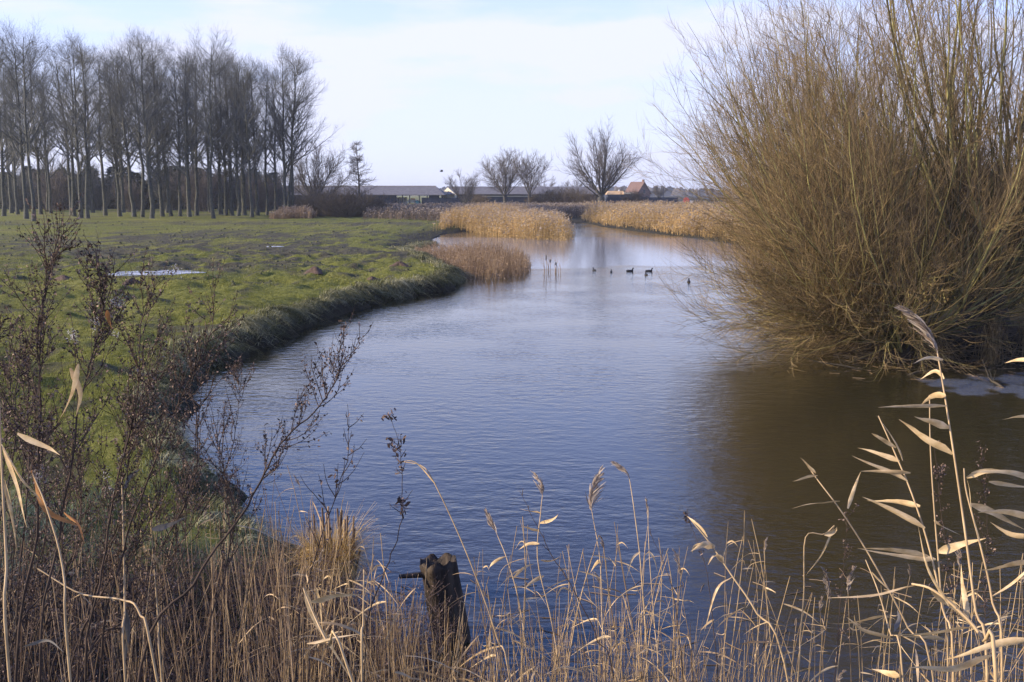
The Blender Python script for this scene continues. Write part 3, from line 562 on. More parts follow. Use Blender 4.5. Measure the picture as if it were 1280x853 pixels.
tree_at('bare_tree', 716, 257, 222, D1 + 60, make_broad(27, 12, 13, 1.1, 0.2, 0.35, twig=(11, 8), rmin=(0.07, 0.045, 0.025), ang=(5, 60)), 12, 'faint bare tree behind the left side of the big pollard willow', 'tree', 0.9)
tree_at('bare_tree', 680, 257, 218, D1 + 70, make_broad(28, 12, 12, 1.1, 0.2, 0.35, twig=(10, 8), rmin=(0.07, 0.045, 0.025), ang=(5, 60)), 12, 'faint bare tree behind the far shed roof, between slender trees and pollard willow', 'tree', 2.9)
tree_at('bare_tree', 776, 257, 232, 420, make_broad(29, 10, 12, 1.1, 0.2, 0.35, twig=(10, 8), rmin=(0.07, 0.05, 0.032), ang=(5, 60)), 10, 'faint far tree between pollard willow and brick house', 'tree', 1.9)

# alder or larch with tiered horizontal branches
def make_tiered(seed, H=10):
    r = np.random.default_rng(seed); K = 10; tt = np.linspace(0, 1, K); tr = np.zeros((1, K, 3)); tr[0, :, 2] = tt * H; tr[0, :, 0] = 0.12 * np.sin(tt * 5)
    Rt = (0.17 * (1 - tt) + 0.02)[None, :]; tm = MB(); tubes(tm, tr, Rt, 7, 0.4)
    b, Rb, _, _ = sprout(tr, Rt, 85, 0.2, 0.98, 2.9, (62, 95), up=0.10, jit=0.07, K=6, rr=0.4, rtip=0.3, r=r, lfn=lambda t: (1.12 - t) * 1.1, rmin=0.03)
    b2, R2, _, _ = sprout(b, Rb, 11, 0.15, 1, 0.7, (25, 65), up=0.12, jit=0.12, K=3, rr=0.6, rtip=0.5, r=r, rmin=0.02)
    bm = MB(); tubes(bm, b, Rb, 3, r.uniform(0, 1, len(b))); tubes(bm, b2, R2, 3, r.uniform(0, 1, len(b2)))
    return [('trunk', tm.mesh('trunk', M['far_bark'])), ('crown', bm.mesh('crown', M['far_twig']))]
tree_at('larch_tree', 448, 262, 177, 190, make_tiered(31), 10, 'slim pointed larch with tiered branches beside the brown bramble thicket', 'tree', 0.0)

BU = [make_bush(41, 4.5, 90, 1.4, (0.035, 0.022, 0.014)), make_bush(42, 4.5, 80, 1.2, (0.035, 0.022, 0.014)), make_bush(43, 4.5, 85, 1.6, (0.035, 0.022, 0.014))]
for i, (px, top, d, lb) in enumerate(((372, 243, 158, 'brown bramble thicket behind the pink dry grass at the grove\'s edge'), (398, 234, 152, 'tall brown bramble thicket below the broad bare tree'),
        (425, 235, 148, 'dense olive-brown thicket in the middle of the scrub row'), (447, 238, 150, 'brown thicket at the foot of the pointed larch'),
        (468, 243, 152, 'low greyish thicket at the right end of the scrub row'), (412, 240, 160, 'brown thicket behind the scrub row, nearest the barn'))):
    tree_at('bramble_bush', px, 277, top, d, BU[i % 3], 4.6, lb, 'bush', i * 1.3, 1.25, 'thickets in the scrub row')
tree_at('bare_bush', 793, 257, 237, D1 - 18, BU[1], 4.6, 'round leafless bush in front of the brick house', 'bush', 0.4, 1.0)
for i, (px, top, d, lb) in enumerate(((690, 234, 255, 'leafless bush before the dark shed wall, between the thin bare tree and pollard willow'), (712, 233, 252, 'leafless bush before the dark shed wall, left of the pollard willow'),
        (733, 238, 250, 'low leafless bush touching the left of the pollard willow'), (672, 240, 258, 'small leafless bush at the foot of the thinner bare tree'), (598, 242, 258, 'low leafless bush right of the forked bare tree'))):
    tree_at('bare_bush', px, 257, top, d, BU[i % 3], 4.6, lb, 'bush', i * 2.1, 1.1, 'bushes before the far sheds')
# far-off treeline on the horizon
r2 = np.random.default_rng(17); mb = MB(); n_ = 9000; x = r2.uniform(-1500, 1500, n_); y = r2.uniform(1150, 1300, n_); hh = (6 + 9 * fbm(x * 0.012, y * 0, 91)) * r2.uniform(0.3, 1, n_)
P = np.stack([x, y, np.zeros(n_)], 1)[:, None, :] + np.linspace(0, 1, 3)[None, :, None] * np.stack([r2.normal(0, 2, n_), r2.normal(0, 2, n_), hh], 1)[:, None, :]
ribbons(mb, P, np.tile([3.2, 3.8, 1.0], (n_, 1)), np.column_stack([np.ones(n_), r2.normal(0, 0.5, n_), np.zeros(n_)]), r2.uniform(0, 1, n_))
tag(mb.build('far_treeline', M['far_twig'], smooth=False), 'far wood closing the horizon', 'treeline', kind='stuff')

# ------------------------------------------------------------------ buildings
def Wb(px, d): return at_y(px, HOR, d)[0]
def zb(py, d): return at_y(640, py, d)[2]
def prism_roof(mb, x0, x1, y0, y1, ze, zr, hipL=0, hipR=0, th=0.12, tint=0.5):
    ym = (y0 + y1) / 2
    V = [[x0, y0, ze], [x1, y0, ze], [x1, y1, ze], [x0, y1, ze], [x0 + hipL, ym, zr], [x1 - hipR, ym, zr]]
    V2 = [[a, b, c + th] for a, b, c in V]
    mb.add(V2, [[0, 1, 5, 4], [2, 3, 4, 5]], [[3, 0, 4], [1, 2, 5]], tint=tint); mb.add(V, [[4, 5, 1, 0], [5, 4, 3, 2], [0, 3, 2, 1]] if False else [[4, 5, 1, 0], [5, 4, 3, 2]], [[4, 0, 3], [5, 2, 1]], tint=tint)
    for (i, j) in ((0, 1), (1, 2), (2, 3), (3, 0)): mb.add([V[i], V[j], V2[j], V2[i]], [[0, 1, 2, 3]], tint=tint)
DB = 285.0; G = 0.66
def BX(name, m, parent, boxes):
    mb = MB()
    for c, s in boxes: box(mb, c, s)
    return mb.build(name, m, parent, smooth=False, local='world')
# long open-fronted barn
x0, x1 = Wb(338, DB), Wb(556, DB); zr, ze = zb(233.4, DB) , zb(244.4, DB); 
barn = empty('barn', ((x0 + x1) / 2, DB, G), 0, 'long low grey-roofed barn with an open front, behind the scrub', 'barn')
mb = MB(); prism_roof(mb, x0, x1, DB - 1, DB + 14, ze, zr, 0, 3.0, 0.18); mb.build('roof', M['roof_tile'], barn, False, 'world')
xa_ = Wb(494, DB + 6.5); xb_ = Wb(536, DB + 6.5); mb = MB(); box(mb, ((x0 + xa_) / 2 + 0.8, DB + 6.5, G + 1.5), (xa_ - x0 - 2.2, 0.3, 3.0)); box(mb, ((xb_ + x1) / 2 - 1, DB + 6.5, G + 1.5), (x1 - xb_ - 2, 0.3, 3.0)); xs2 = Wb(495, DB); box(mb, ((x0 + xs2) / 2 + 0.5, DB + 0.4, (G + ze) / 2), (xs2 - x0 - 1.2, 0.3, ze - G)); mb.build('wall', M['dark_wall'], barn, False, 'world')
mb = MB(); box(mb, ((x0 + x1) / 2 - 1.4, DB + 6.5, zr + 0.22), (x1 - x0 - 3.0, 0.5, 0.12)); mb.build('sky_lit_ridge', M['cream'], barn, False, 'world')  # pale strip that paints the sky light along the ridge
mb = MB(); box(mb, (x0 + 1.0, DB + 6.3, (G + ze) / 2 + 0.1), (0.3, 12, ze - G)); mb.add([[x0 + 0.9, DB + 0.2, ze], [x0 + 0.9, DB + 12.8, ze], [x0 + 0.9, DB + 6.5, zr - 0.15]], None, [[0, 1, 2]]); mb.build('gable', M['ochre_wall'], barn, False, 'world')
for px in (495, 503, 512, 524, 534, 545, 553):
    BX('post', M['dark_wall'], barn, [((Wb(px, DB), DB + 0.2, (G + ze) / 2), (0.25, 0.25, ze - G))])
# machinery seen in the open barn
xm = Wb(499, DB + 3); g_ = empty('greenhouse_rack', (xm, DB + 4, G), 0, 'pale glazed rack standing in the left bay of the open barn', 'rack')
BX('frame', M['white_paint'], g_, [((xm + dx, DB + 4, G + 1.1), (0.12, 0.8, 2.2)) for dx in (-2.0, -1.0, 0, 1.0, 2.0)] + [((xm, DB + 4, G + z_), (4.2, 0.8, 0.12)) for z_ in (0.3, 1.2, 2.2)])
BX('back_panel', M['ice_sky'], g_, [((xm, DB + 4.3, G + 1.2), (3.9, 0.05, 1.8))])
def tractor(px, rz, label):
    x_ = Wb(px, DB + 3); e = empty('farm_trailer', (x_, DB + 3.5, G), rz, label, 'trailer')
    mb = MB(); box(mb, (0, 0, 0.95), (3.2, 1.6, 0.35)); box(mb, (0.2, -0.78, 1.35), (2.8, 0.06, 0.5)); box(mb, (0.2, 0.78, 1.35), (2.8, 0.06, 0.5)); box(mb, (-1.2, 0, 1.35), (0.06, 1.6, 0.5)); mb.build('body', M['white_paint'], e, False)
    mb = MB(); box(mb, (0.2, 0, 1.5), (1.2, 1.2, 0.9)); mb.build('load', M['orange'], e, False)
    for sx in (-0.8, 0.9):
        mb = MB(); tubes(mb, np.array([[[sx, -0.9, 0.42], [sx, -0.65, 0.42]]]), np.array([[0.42, 0.42]]), 14); mb.build('wheel', M['dark_wall'], e, False)
    mb = MB(); tubes(mb, np.array([[[1.6, 0, 0.8], [2.6, 0, 0.5]]]), np.array([[0.06, 0.05]]), 6); mb.build('drawbar', M['dark_wall'], e, False)
    return e
tractor(515, 0.15, 'white trailer with an orange load parked in the open barn')
x_ = Wb(522, DB + 2); e = empty('water_tank', (x_, DB + 2.2, G), 0, 'squat turquoise tank in the open barn', 'tank')
mb = MB(); tubes(mb, np.array([[[0, 0, 0], [0, 0, 0.2], [0, 0, 1.1], [0, 0, 1.25], [0, 0, 1.3]]]), np.array([[0.75, 0.8, 0.8, 0.6, 0.02]]), 16); mb.build('shell', M['turquoise'], e)
mb = MB(); tubes(mb, np.array([[[0, 0, 1.28], [0, 0, 1.42]]]), np.array([[0.2, 0.2]]), 12); mb.build('cap', M['dark_wall'], e)
# second shed with the cream gable
d2 = DB + 6; x0, x1 = Wb(558, d2), Wb(748, d2); zr, ze = zb(234.2, d2 + 7), zb(243.5, d2)
sh = empty('shed', ((x0 + x1) / 2, d2, G), 0, 'long shed with a grey roof and a sunlit cream gable', 'shed')
mb = MB(); prism_roof(mb, x0 + 0.3, x1, d2 - 0.8, d2 + 14.8, ze, zr, 0, 0, 0.2); mb.build('roof', M['roof_tile'], sh, False, 'world')
mb = MB(); box(mb, ((x0 + x1) / 2 + 1, d2, (G + ze) / 2), (x1 - x0 - 2, 0.3, ze - G)); mb.build('wall', M['dark_wall'], sh, False, 'world')
mb = MB(); box(mb, ((x0 + x1) / 2 + 3, d2 - 0.22, ze - 0.45), (x1 - x0 - 14, 0.1, 0.28)); mb.build('trim_board', M['cream'], sh, False, 'world')
# the cream end stands turned a little towards the river, so that the low sun strikes it
gx = x0; mb = MB(); mb.add([[gx - 1.9, d2 + 6.0, G], [gx + 2.6, d2 - 1.0, G], [gx + 2.6, d2 - 1.0, ze], [gx + 0.2, d2 + 2.5, zr - 0.1], [gx - 1.9, d2 + 6.0, ze],
    [gx - 1.6, d2 + 6.2, G], [gx + 2.9, d2 - 0.8, G], [gx + 2.9, d2 - 0.8, ze], [gx + 0.5, d2 + 2.7, zr - 0.1], [gx - 1.6, d2 + 6.2, ze]],
    [[0, 1, 2, 4], [5, 9, 7, 6], [0, 5, 6, 1], [1, 6, 7, 2], [0, 4, 9, 5], [2, 7, 8, 3], [3, 8, 9, 4]], [[4, 2, 3], [9, 8, 7]]); mb.build('gable', M['cream'], sh, False, 'world')
mb = MB(); mb.add([[gx - 1.0, d2 + 4.5, G + 1.2], [gx + 0.2, d2 + 2.62, G + 1.2], [gx + 0.2, d2 + 2.62, G + 2.2], [gx - 1.0, d2 + 4.5, G + 2.2]], [[0, 1, 2, 3]]); mb.v[0][:, 0] -= 0.06; mb.v[0][:, 1] -= 0.06; mb.build('window', M['glass'], sh, False, 'world')
# dark fences
def dark_fence(pa, pb, top, d, label, step=3.0, db=None):
    xa, xb = Wb(pa, d), Wb(pb, d); zt = zb(top, d); e = empty('board_fence', (xa, d, G), 0, label, 'fence')
    mb = MB(); n_ = int((xb - xa) / 0.22)
    for i in range(n_): box(mb, (xa + 0.11 + i * 0.22, d + (0.012 if i % 2 else -0.012), (G + zt) / 2 + random.uniform(-0.02, 0.02)), (0.212, 0.03, zt - G), tint=random.random())
    mb.build('boards', M['dark_wall'], e, False, 'world')
    k = int((xb - xa) / step)
    for i in range(k + 1): BX('fence_post', M['dark_wall'], e, [((xa + 0.1 + i * (xb - xa - 0.2) / k, d - 0.09, (G + zt) / 2 + 0.05), (0.12, 0.12, zt - G + 0.1))])
    BX('cap_rail', M['dark_wall'], e, [(((xa + xb) / 2, d, zt + 0.045), (xb - xa, 0.16, 0.06))])
dark_fence(527, 700, 247.6, 272, 'dark board fence below the sheds, left of the pollard willow', 4)
dark_fence(758, 848, 247.3, 268, 'dark blue-black board fence right of the pollard willow, below the house', 2.4)
# brick house
dh = 330.0; xc = Wb(797, dh); hw = 2.8; ln = 5.8; rzh = R(38)
hs = empty('brick_house', (xc, dh, G), rzh, 'brick house with a steep orange-red tiled roof beyond the fence', 'house')
ez = zb(241.5, dh) - G; rz_ = zb(228.0, dh) - G
mb = MB(); box(mb, (0, 0, ez / 2), (2 * hw, ln, ez))
for sy in (-1, 1): mb.add([[-hw, sy * ln / 2, ez], [hw, sy * ln / 2, ez], [0, sy * ln / 2, rz_ - 0.1]], None, [[0, 1, 2]])
mb.build('wall', M['brick'], hs, False)
mb = MB()
for s_ in (-1, 1):
    V = [[s_ * (hw + 0.35), -ln / 2 - 0.2, ez - 0.35], [s_ * (hw + 0.35), ln / 2 + 0.2, ez - 0.35], [0, ln / 2 + 0.2, rz_], [0, -ln / 2 - 0.2, rz_]]
    mb.add(V + [[a, b, c + 0.15] for a, b, c in V], [[0, 1, 2, 3], [4, 7, 6, 5], [0, 4, 5, 1], [1, 5, 6, 2], [2, 6, 7, 3], [3, 7, 4, 0]])
rf = mb.build('roof', M['red_tile'], hs, False)
mb = MB(); box(mb, (0.3, -ln / 2 + 0.8, rz_ + 0.2), (0.6, 0.6, 1.3)); mb.build('chimney', M['brick'], rf, False)
for wx_, wz in ((-1.2, 1.9), (1.2, 1.9), (0, 3.9)):
    mb = MB(); box(mb, (wx_, -ln / 2 - 0.02, wz), (0.8, 0.08, 1.1)); w_ = mb.build('window', M['glass'], hs, False)
    mb = MB(); box(mb, (wx_, -ln / 2 - 0.06, wz - 0.6), (1.0, 0.14, 0.08)); mb.build('sill', M['cream'], w_, False)
# low cottage left of the house
dc = 322.0; xa, xb = Wb(760, dc), Wb(790, dc); ch = empty('cottage', ((xa + xb) / 2, dc, G), 0, 'low outbuilding with a pale and orange roof left of the brick house', 'cottage')
ze = zb(243.5, dc); mb = MB(); box(mb, ((xa + xb) / 2, dc + 3, (G + ze) / 2), (xb - xa, 6, ze - G)); mb.build('wall', M['dark_wall'], ch, False, 'world')
mb = MB(); prism_roof(mb, xa - 0.3, Wb(781, dc), dc - 0.3, dc + 6.3, ze, ze + 1.0, 0.5, 0.2, 0.12); mb.build('roof', M['ochre_wall'], ch, False, 'world')
mb = MB(); box(mb, ((Wb(781, dc) + xb) / 2, dc + 3, zb(241.8, dc)), (xb - Wb(781, dc) + 0.6, 6.6, 0.5)); mb.build('flat_roof', M['cream'], ch, False, 'world')
mb = MB(); box(mb, (Wb(775, dc), dc + 3.2, ze + 1.1), (0.5, 0.5, 0.9)); mb.build('chimney', M['white_paint'], ch, False, 'world')
# pole and red board on the far verge
xp = Wb(829, 300); e = empty('lamp_pole', (xp, 300, G), 0, 'thin dark pole rising above the right end of the board fence', 'pole')
mb = MB(); tubes(mb, np.array([[[0, 0, 0], [0, 0, zb(233, 300) - G]]]), np.array([[0.12, 0.08]]), 7); mb.build('mast', M['dark_wall'], e)
mb = MB(); box(mb, (0.35, 0, zb(233, 300) - G), (0.8, 0.16, 0.1)); mb.build('lamp_head', M['dark_wall'], e, False)
xp = Wb(858, 262); e = empty('road_sign', (xp, 262, G), 0, 'round red sign with a white panel beside it on the far verge', 'sign')
mb = MB(); q = np.linspace(0, 2 * np.pi, 8, endpoint=False) + np.pi / 8
V = [[0.85 * math.cos(a_), s_ * 0.02, 1.55 + 0.85 * math.sin(a_)] for s_ in (-1, 1) for a_ in q]; mb.add(V, [[i, (i + 1) % 8, 8 + (i + 1) % 8, 8 + i] for i in range(8)] + [[0, 7, 6, 1], [1, 6, 5, 2], [2, 5, 4, 3], [8, 9, 14, 15], [9, 10, 13, 14], [10, 11, 12, 13]]); mb.build('sign_face', M['red_paint'], e, False)
mb = MB(); box(mb, (1.3, 0.0, 1.15), (0.7, 0.05, 0.8)); mb.build('side_panel', M['white_paint'], e, False)
for sx in (-0.4, 0.4, 1.3): mb = MB(); tubes(mb, np.array([[[sx, 0.06, 0], [sx, 0.06, 1.4]]]), np.array([[0.04, 0.04]]), 6); mb.build('post', M['white_paint'], e)

# ------------------------------------------------------------------ reed beds in the distance
def in_poly(x, y, poly):
    ins = np.zeros(x.shape, bool)
    for i in range(len(poly)):
        ax, ay = poly[i]; bx, by = poly[(i + 1) % len(poly)]; c = ((ay > y) != (by > y)); ins ^= c & (x < ax + (y - ay) * (bx - ax) / (by - ay + 1e-12))
    return ins
def reed_bed(name, poly, n, h, m, label, seed, w=0.010, leafw=0.016, nleaf=3, plume=0.5, patch=0.6, bias=0.0, edge=None, low=0.75, lean=0.10, group=None):
    r = np.random.default_rng(seed); poly = np.array(poly); lo = poly.min(0); hi = poly.max(0)
    x = r.uniform(lo[0], hi[0], n * 6); y = r.uniform(lo[1], hi[1], n * 6); jx = (fbm(x * 0.8, y * 0.8, seed) - 0.5) * 1.6
    k = in_poly(x + jx, y + jx, poly)
    if bias: k &= r.uniform(0, 1, len(x)) < np.exp(-(y - lo[1]) / bias)
    x, y = x[k][:n], y[k][:n]; n = len(x)
    z = np.maximum(ground_z(x, y), -0.35) - 0.02
    hv = fbm(x * 0.5, y * 0.5, seed + 3); H = h * (low + (1 - low) * 2 * hv) * r.uniform(0.6, 1.18, n) * (0.82 + 0.36 * fbm(x * 1.6, y * 1.6, seed + 4, 3)) + np.maximum(-z, 0)
    de = np.full(n, 1e9)
    for i_ in range(len(poly)):
        ax, ay = poly[i_]; bx, by = poly[(i_ + 1) % len(poly)]; dx, dy = bx - ax, by - ay; tq = np.clip(((x - ax) * dx + (y - ay) * dy) / (dx * dx + dy * dy + 1e-9), 0, 1)
        de = np.minimum(de, np.hypot(x - ax - tq * dx, y - ay - tq * dy))
    H = H * (0.5 + 0.5 * sstep(0, h * 0.8, de + (fbm(x * 1.1, y * 1.1, seed + 9) - 0.3) * h * 0.8))
    K = 5; t = np.linspace(0, 1, K)[None, :, None]; ln_ = r.normal(0, lean, (n, 2)) + np.array([0.04, 0.0]); ln_ = np.concatenate([ln_, np.zeros((n, 1))], 1)
    base = np.stack([x, y, z], 1); P = base[:, None, :] + t * np.array([0, 0, 1.0]) * H[:, None, None] + t ** 2 * ln_[:, None, :] * H[:, None, None]
    tn = np.clip((fbm(x * patch, y * patch, seed + 5) - 0.5) * 1.6 + 0.5 + r.normal(0, 0.18, n), 0, 1)
    mb = MB(); tubes(mb, P, np.full((n, K), w) * np.linspace(1, 0.5, K)[None, :], 3, tn)
    if nleaf:
        par = np.repeat(np.arange(n), nleaf); q = len(par); tt = r.uniform(0.15, 0.95, q); i = np.minimum((tt * (K - 1)).astype(int), K - 2); f = (tt * (K - 1) - i)[:, None]
        p = P[par, i] * (1 - f) + P[par, i + 1] * f; a = r.uniform(0, 2 * np.pi, q); L = r.uniform(0.2, 0.5, q) * min(1, h / 1.8) * 1.1
        d = np.stack([np.cos(a), np.sin(a), r.uniform(0.3, 1.6, q)], 1); d = norm(d); tl = np.linspace(0, 1, 4)[None, :, None]
        PL = p[:, None, :] + tl * d[:, None, :] * L[:, None, None] - tl ** 2 * np.array([0, 0, 0.55]) * L[:, None, None]
        ribbons(mb, PL, np.tile([0.5, 1, 0.8, 0.1], (q, 1)) * leafw, np.stack([-np.sin(a), np.cos(a), r.normal(0, 0.5, q)], 1), np.clip(tn[par] + r.normal(0, 0.15, q), 0, 1))
    e = tag(mb.build(name, m), label, 'reeds', group, 'stuff')
    if plume:
        k = r.uniform(0, 1, n) < plume; p = P[k, -1]; q = len(p); j = np.repeat(np.arange(q), 4); a = r.uniform(0, 2 * np.pi, len(j)); tl = np.linspace(0, 1, 3)[None, :, None]
        s0 = p[j] + r.uniform(-0.12, 0.02, (len(j), 1)) * np.array([0, 0, 1]); d = np.stack([0.5 + 0.35 * np.cos(a), 0.35 * np.sin(a), r.uniform(0.3, 1.0, len(j))], 1)
        PL = s0[:, None, :] + tl * d[:, None, :] * 0.22 - tl ** 2 * np.array([-0.04, 0, 0.08]); pm = MB()
        ribbons(pm, PL, np.tile([0.4, 1, 0.2], (len(j), 1)) * leafw * 1.3, np.stack([-np.sin(a), np.cos(a), r.normal(0, 0.5, len(j))], 1), r.uniform(0.2, 1, len(j)))
        o = pm.build('plumes', M['plume'], e); tag(o, kind='stuff')
    return e
Z0 = lambda L: [tuple(at_z(a, b)[:2]) for a, b in L]
reed_bed('reed_bed', Z0([(519, 326), (530, 321), (560, 321), (610, 320), (655, 325), (664, 335), (657, 346), (620, 350), (588, 351), (570, 349), (548, 338)]), 3000, 0.95, M['reed_brown'],
         'low brown reed clump against the tip of the grassy bank', 101, w=0.011, leafw=0.014, nleaf=4, plume=0.0, patch=1.2, low=0.7, lean=0.14)
reed_bed('reed_bed', Z0([(540, 293), (556, 287), (600, 280), (660, 279), (700, 284), (718, 299), (704, 302), (650, 299), (615, 296), (590, 291), (565, 289)]), 6500, 1.9, M['reed_gold'],
         'tall golden reed island reaching out into the river', 102, w=0.016, leafw=0.026, nleaf=4, plume=0.6, patch=0.35, low=0.8)
reed_bed('reed_bed', Z0([(728, 277.5), (755, 283), (800, 289), (850, 295), (905, 302), (960, 311), (1010, 330), (1040, 330), (1010, 285), (900, 268), (800, 266), (720, 268)]), 15000, 1.65, M['reed_gold'],
         'wide golden reed bed lining the right river bank behind the willows', 103, w=0.020, leafw=0.036, nleaf=4, plume=0.55, patch=0.22, low=0.8, bias=60)
reed_bed('reed_bed', Z0([(455, 280), (560, 284.5), (620, 284), (680, 279), (700, 276), (735, 276.5), (752, 272), (735, 266), (455, 268)]), 15000, 1.3, M['reed_grey'],
         'grey-brown reed belt across the far end of the river, before the sheds', 104, w=0.026, leafw=0.042, nleaf=4, plume=0.5, patch=0.15, low=0.85)
reed_bed('dry_grass_clump', [(at_y(346, 277, 142)[0], 139), (at_y(395, 277, 142)[0], 139), (at_y(395, 277, 146)[0], 146), (at_y(346, 277, 146)[0], 146)], 1300, 1.5, M['reed_brown'],
         'pinkish-tan dry grass clump at the foot of the last poplars', 105, w=0.02, leafw=0.035, nleaf=3, plume=0.3, patch=0.5)
reed_bed('verge_grass', [(Wb(520, 255), 246), (Wb(900, 255), 246), (Wb(900, 265), 258), (Wb(520, 265), 258)], 3000, 0.4, M['reed_grey'],
         'rough dry verge grass before the far fences', 106, w=0.03, leafw=0.05, nleaf=2, plume=0.0, patch=0.2)

# cattail stalks standing in the water right of the low reed clump
for i, (px, py, top, lb) in enumerate(((680.5, 344, 315, 'tallest dark cattail stalk in the open water'), (686, 339, 322, 'second dark cattail stalk, close to the tallest'), (694, 342, 326, 'third cattail stalk in the open water'),
                                      (698, 342, 325, 'rightmost cattail stalk of the little row'), (839, 307, 298, 'short reed stub in calm water before the right reed bed'))):
    p = at_z(px, py); h = at_y(px, top, p[1])[2]; e = empty('cattail', (p[0], p[1], 0), 0, lb, 'cattail', 'cattails standing in open water')
    for j in range(3):
        dx, dy = random.uniform(-0.1, 0.1), random.uniform(-0.1, 0.1); hh = h * (1 if j == 0 else random.uniform(0.5, 0.9))
        mb = MB(); tubes(mb, np.array([[[dx, dy, -0.2], [dx + 0.02, dy, hh * 0.5], [dx + random.uniform(-0.1, 0.1), dy, hh]]]), np.array([[0.016, 0.013, 0.008]]), 5); mb.build('stalk', M['reed_brown'], e)
        if j == 0 and i < 3:
            mb = MB(); tubes(mb, np.array([[[dx, dy, hh * 0.62], [dx, dy, hh * 0.66], [dx, dy, hh * 0.84], [dx, dy, hh * 0.88]]]), np.array([[0.008, 0.028, 0.028, 0.008]]), 7); mb.build('seed_head', M['post_wood'], e)

# ------------------------------------------------------------------ coots and flying bird
def ellipsoid(mb, c, r, k=10, tint=0.5, ry=0.0):
    V = []; n1, n2 = k, k * 2
    for i in range(n1 + 1):
        th = math.pi * i / n1
        for j in range(n2):
            ph = 2 * math.pi * j / n2; x, y, z = r[0] * math.sin(th) * math.cos(ph), r[1] * math.sin(th) * math.sin(ph), r[2] * math.cos(th)
            V.append((c[0] + x * math.cos(ry) + z * math.sin(ry), c[1] + y, c[2] - x * math.sin(ry) + z * math.cos(ry)))
    mb.add(V, [[i * n2 + j, (i + 1) * n2 + j, (i + 1) * n2 + (j + 1) % n2, i * n2 + (j + 1) % n2] for i in range(n1) for j in range(n2)], tint=tint)
def lofted(mb, pts, rad, sides=12, K=14):
    P = resample(pts, K); rr = np.interp(np.linspace(0, 1, K), np.linspace(0, 1, len(rad)), rad); tubes(mb, P[None], rr[None], sides)
def make_coot(loc, rz, label, s=1.0):
    e = empty('coot', loc, rz, label, 'bird', 'coots on the river'); e.scale = (s,) * 3
    mb = MB(); lofted(mb, [(-0.21, 0, 0.085), (-0.15, 0, 0.07), (0.0, 0, 0.045), (0.12, 0, 0.06), (0.165, 0, 0.12), (0.175, 0, 0.18), (0.205, 0, 0.215), (0.245, 0, 0.205)], [0.004, 0.05, 0.088, 0.085, 0.045, 0.030, 0.034, 0.012], 12, 22); mb.build('body', M['coot'], e)
    mb = MB(); tubes(mb, np.array([[[0.235, 0, 0.207], [0.262, 0, 0.202], [0.285, 0, 0.194]]]), np.array([[0.013, 0.010, 0.002]]), 6); box(mb, (0.232, 0, 0.226), (0.018, 0.016, 0.03)); mb.build('beak', M['white_paint'], e)
for px, py, rz, s, lb in ((743, 338.5, 1.9, 1.0, 'leftmost coot, alone, swimming away near the calm water\'s edge'), (764, 340.5, 1.5, 0.9, 'small coot second from the left'), (787, 339.5, 0.1, 1.1, 'coot in profile in the middle of the loose row'),
                      (811, 339.5, 0.0, 1.05, 'coot in profile right of the middle one, in front of its neighbour'), (808, 344, 1.7, 1.0, 'coot nearest the middle pair, seen from behind'), (861, 353, 1.4, 1.05, 'coot apart on the right, closest to the willow')):
    p = at_z(px, py); make_coot((p[0], p[1], -0.03), rz, lb, s * 0.88)
p = at_y(552, 214.5, 110); e = empty('flying_bird', p, 0.35, 'small dark bird flying above the barn', 'bird')
mb = MB(); lofted(mb, [(-0.22, 0, 0), (-0.1, 0, 0), (0.05, 0, 0.01), (0.14, 0, 0.03), (0.2, 0, 0.03)], [0.01, 0.05, 0.06, 0.035, 0.006], 8); mb.build('body', M['coot'], e)
for s_ in (-1, 1):
    mb = MB(); V = [[0.08, s_ * 0.03, 0.02], [-0.08, s_ * 0.03, 0.02], [-0.06, s_ * 0.2, 0.13], [0.09, s_ * 0.2, 0.14], [-0.14, s_ * 0.42, 0.16], [-0.02, s_ * 0.40, 0.17]]
    V += [[a, b, c - 0.012] for a, b, c in V]; mb.add(V, [[0, 1, 2, 3], [3, 2, 4, 5], [6, 9, 8, 7], [9, 11, 10, 8], [0, 3, 9, 6], [3, 5, 11, 9], [1, 7, 8, 2], [2, 8, 10, 4], [5, 4, 10, 11]]); mb.build('wing', M['coot'], e, False)

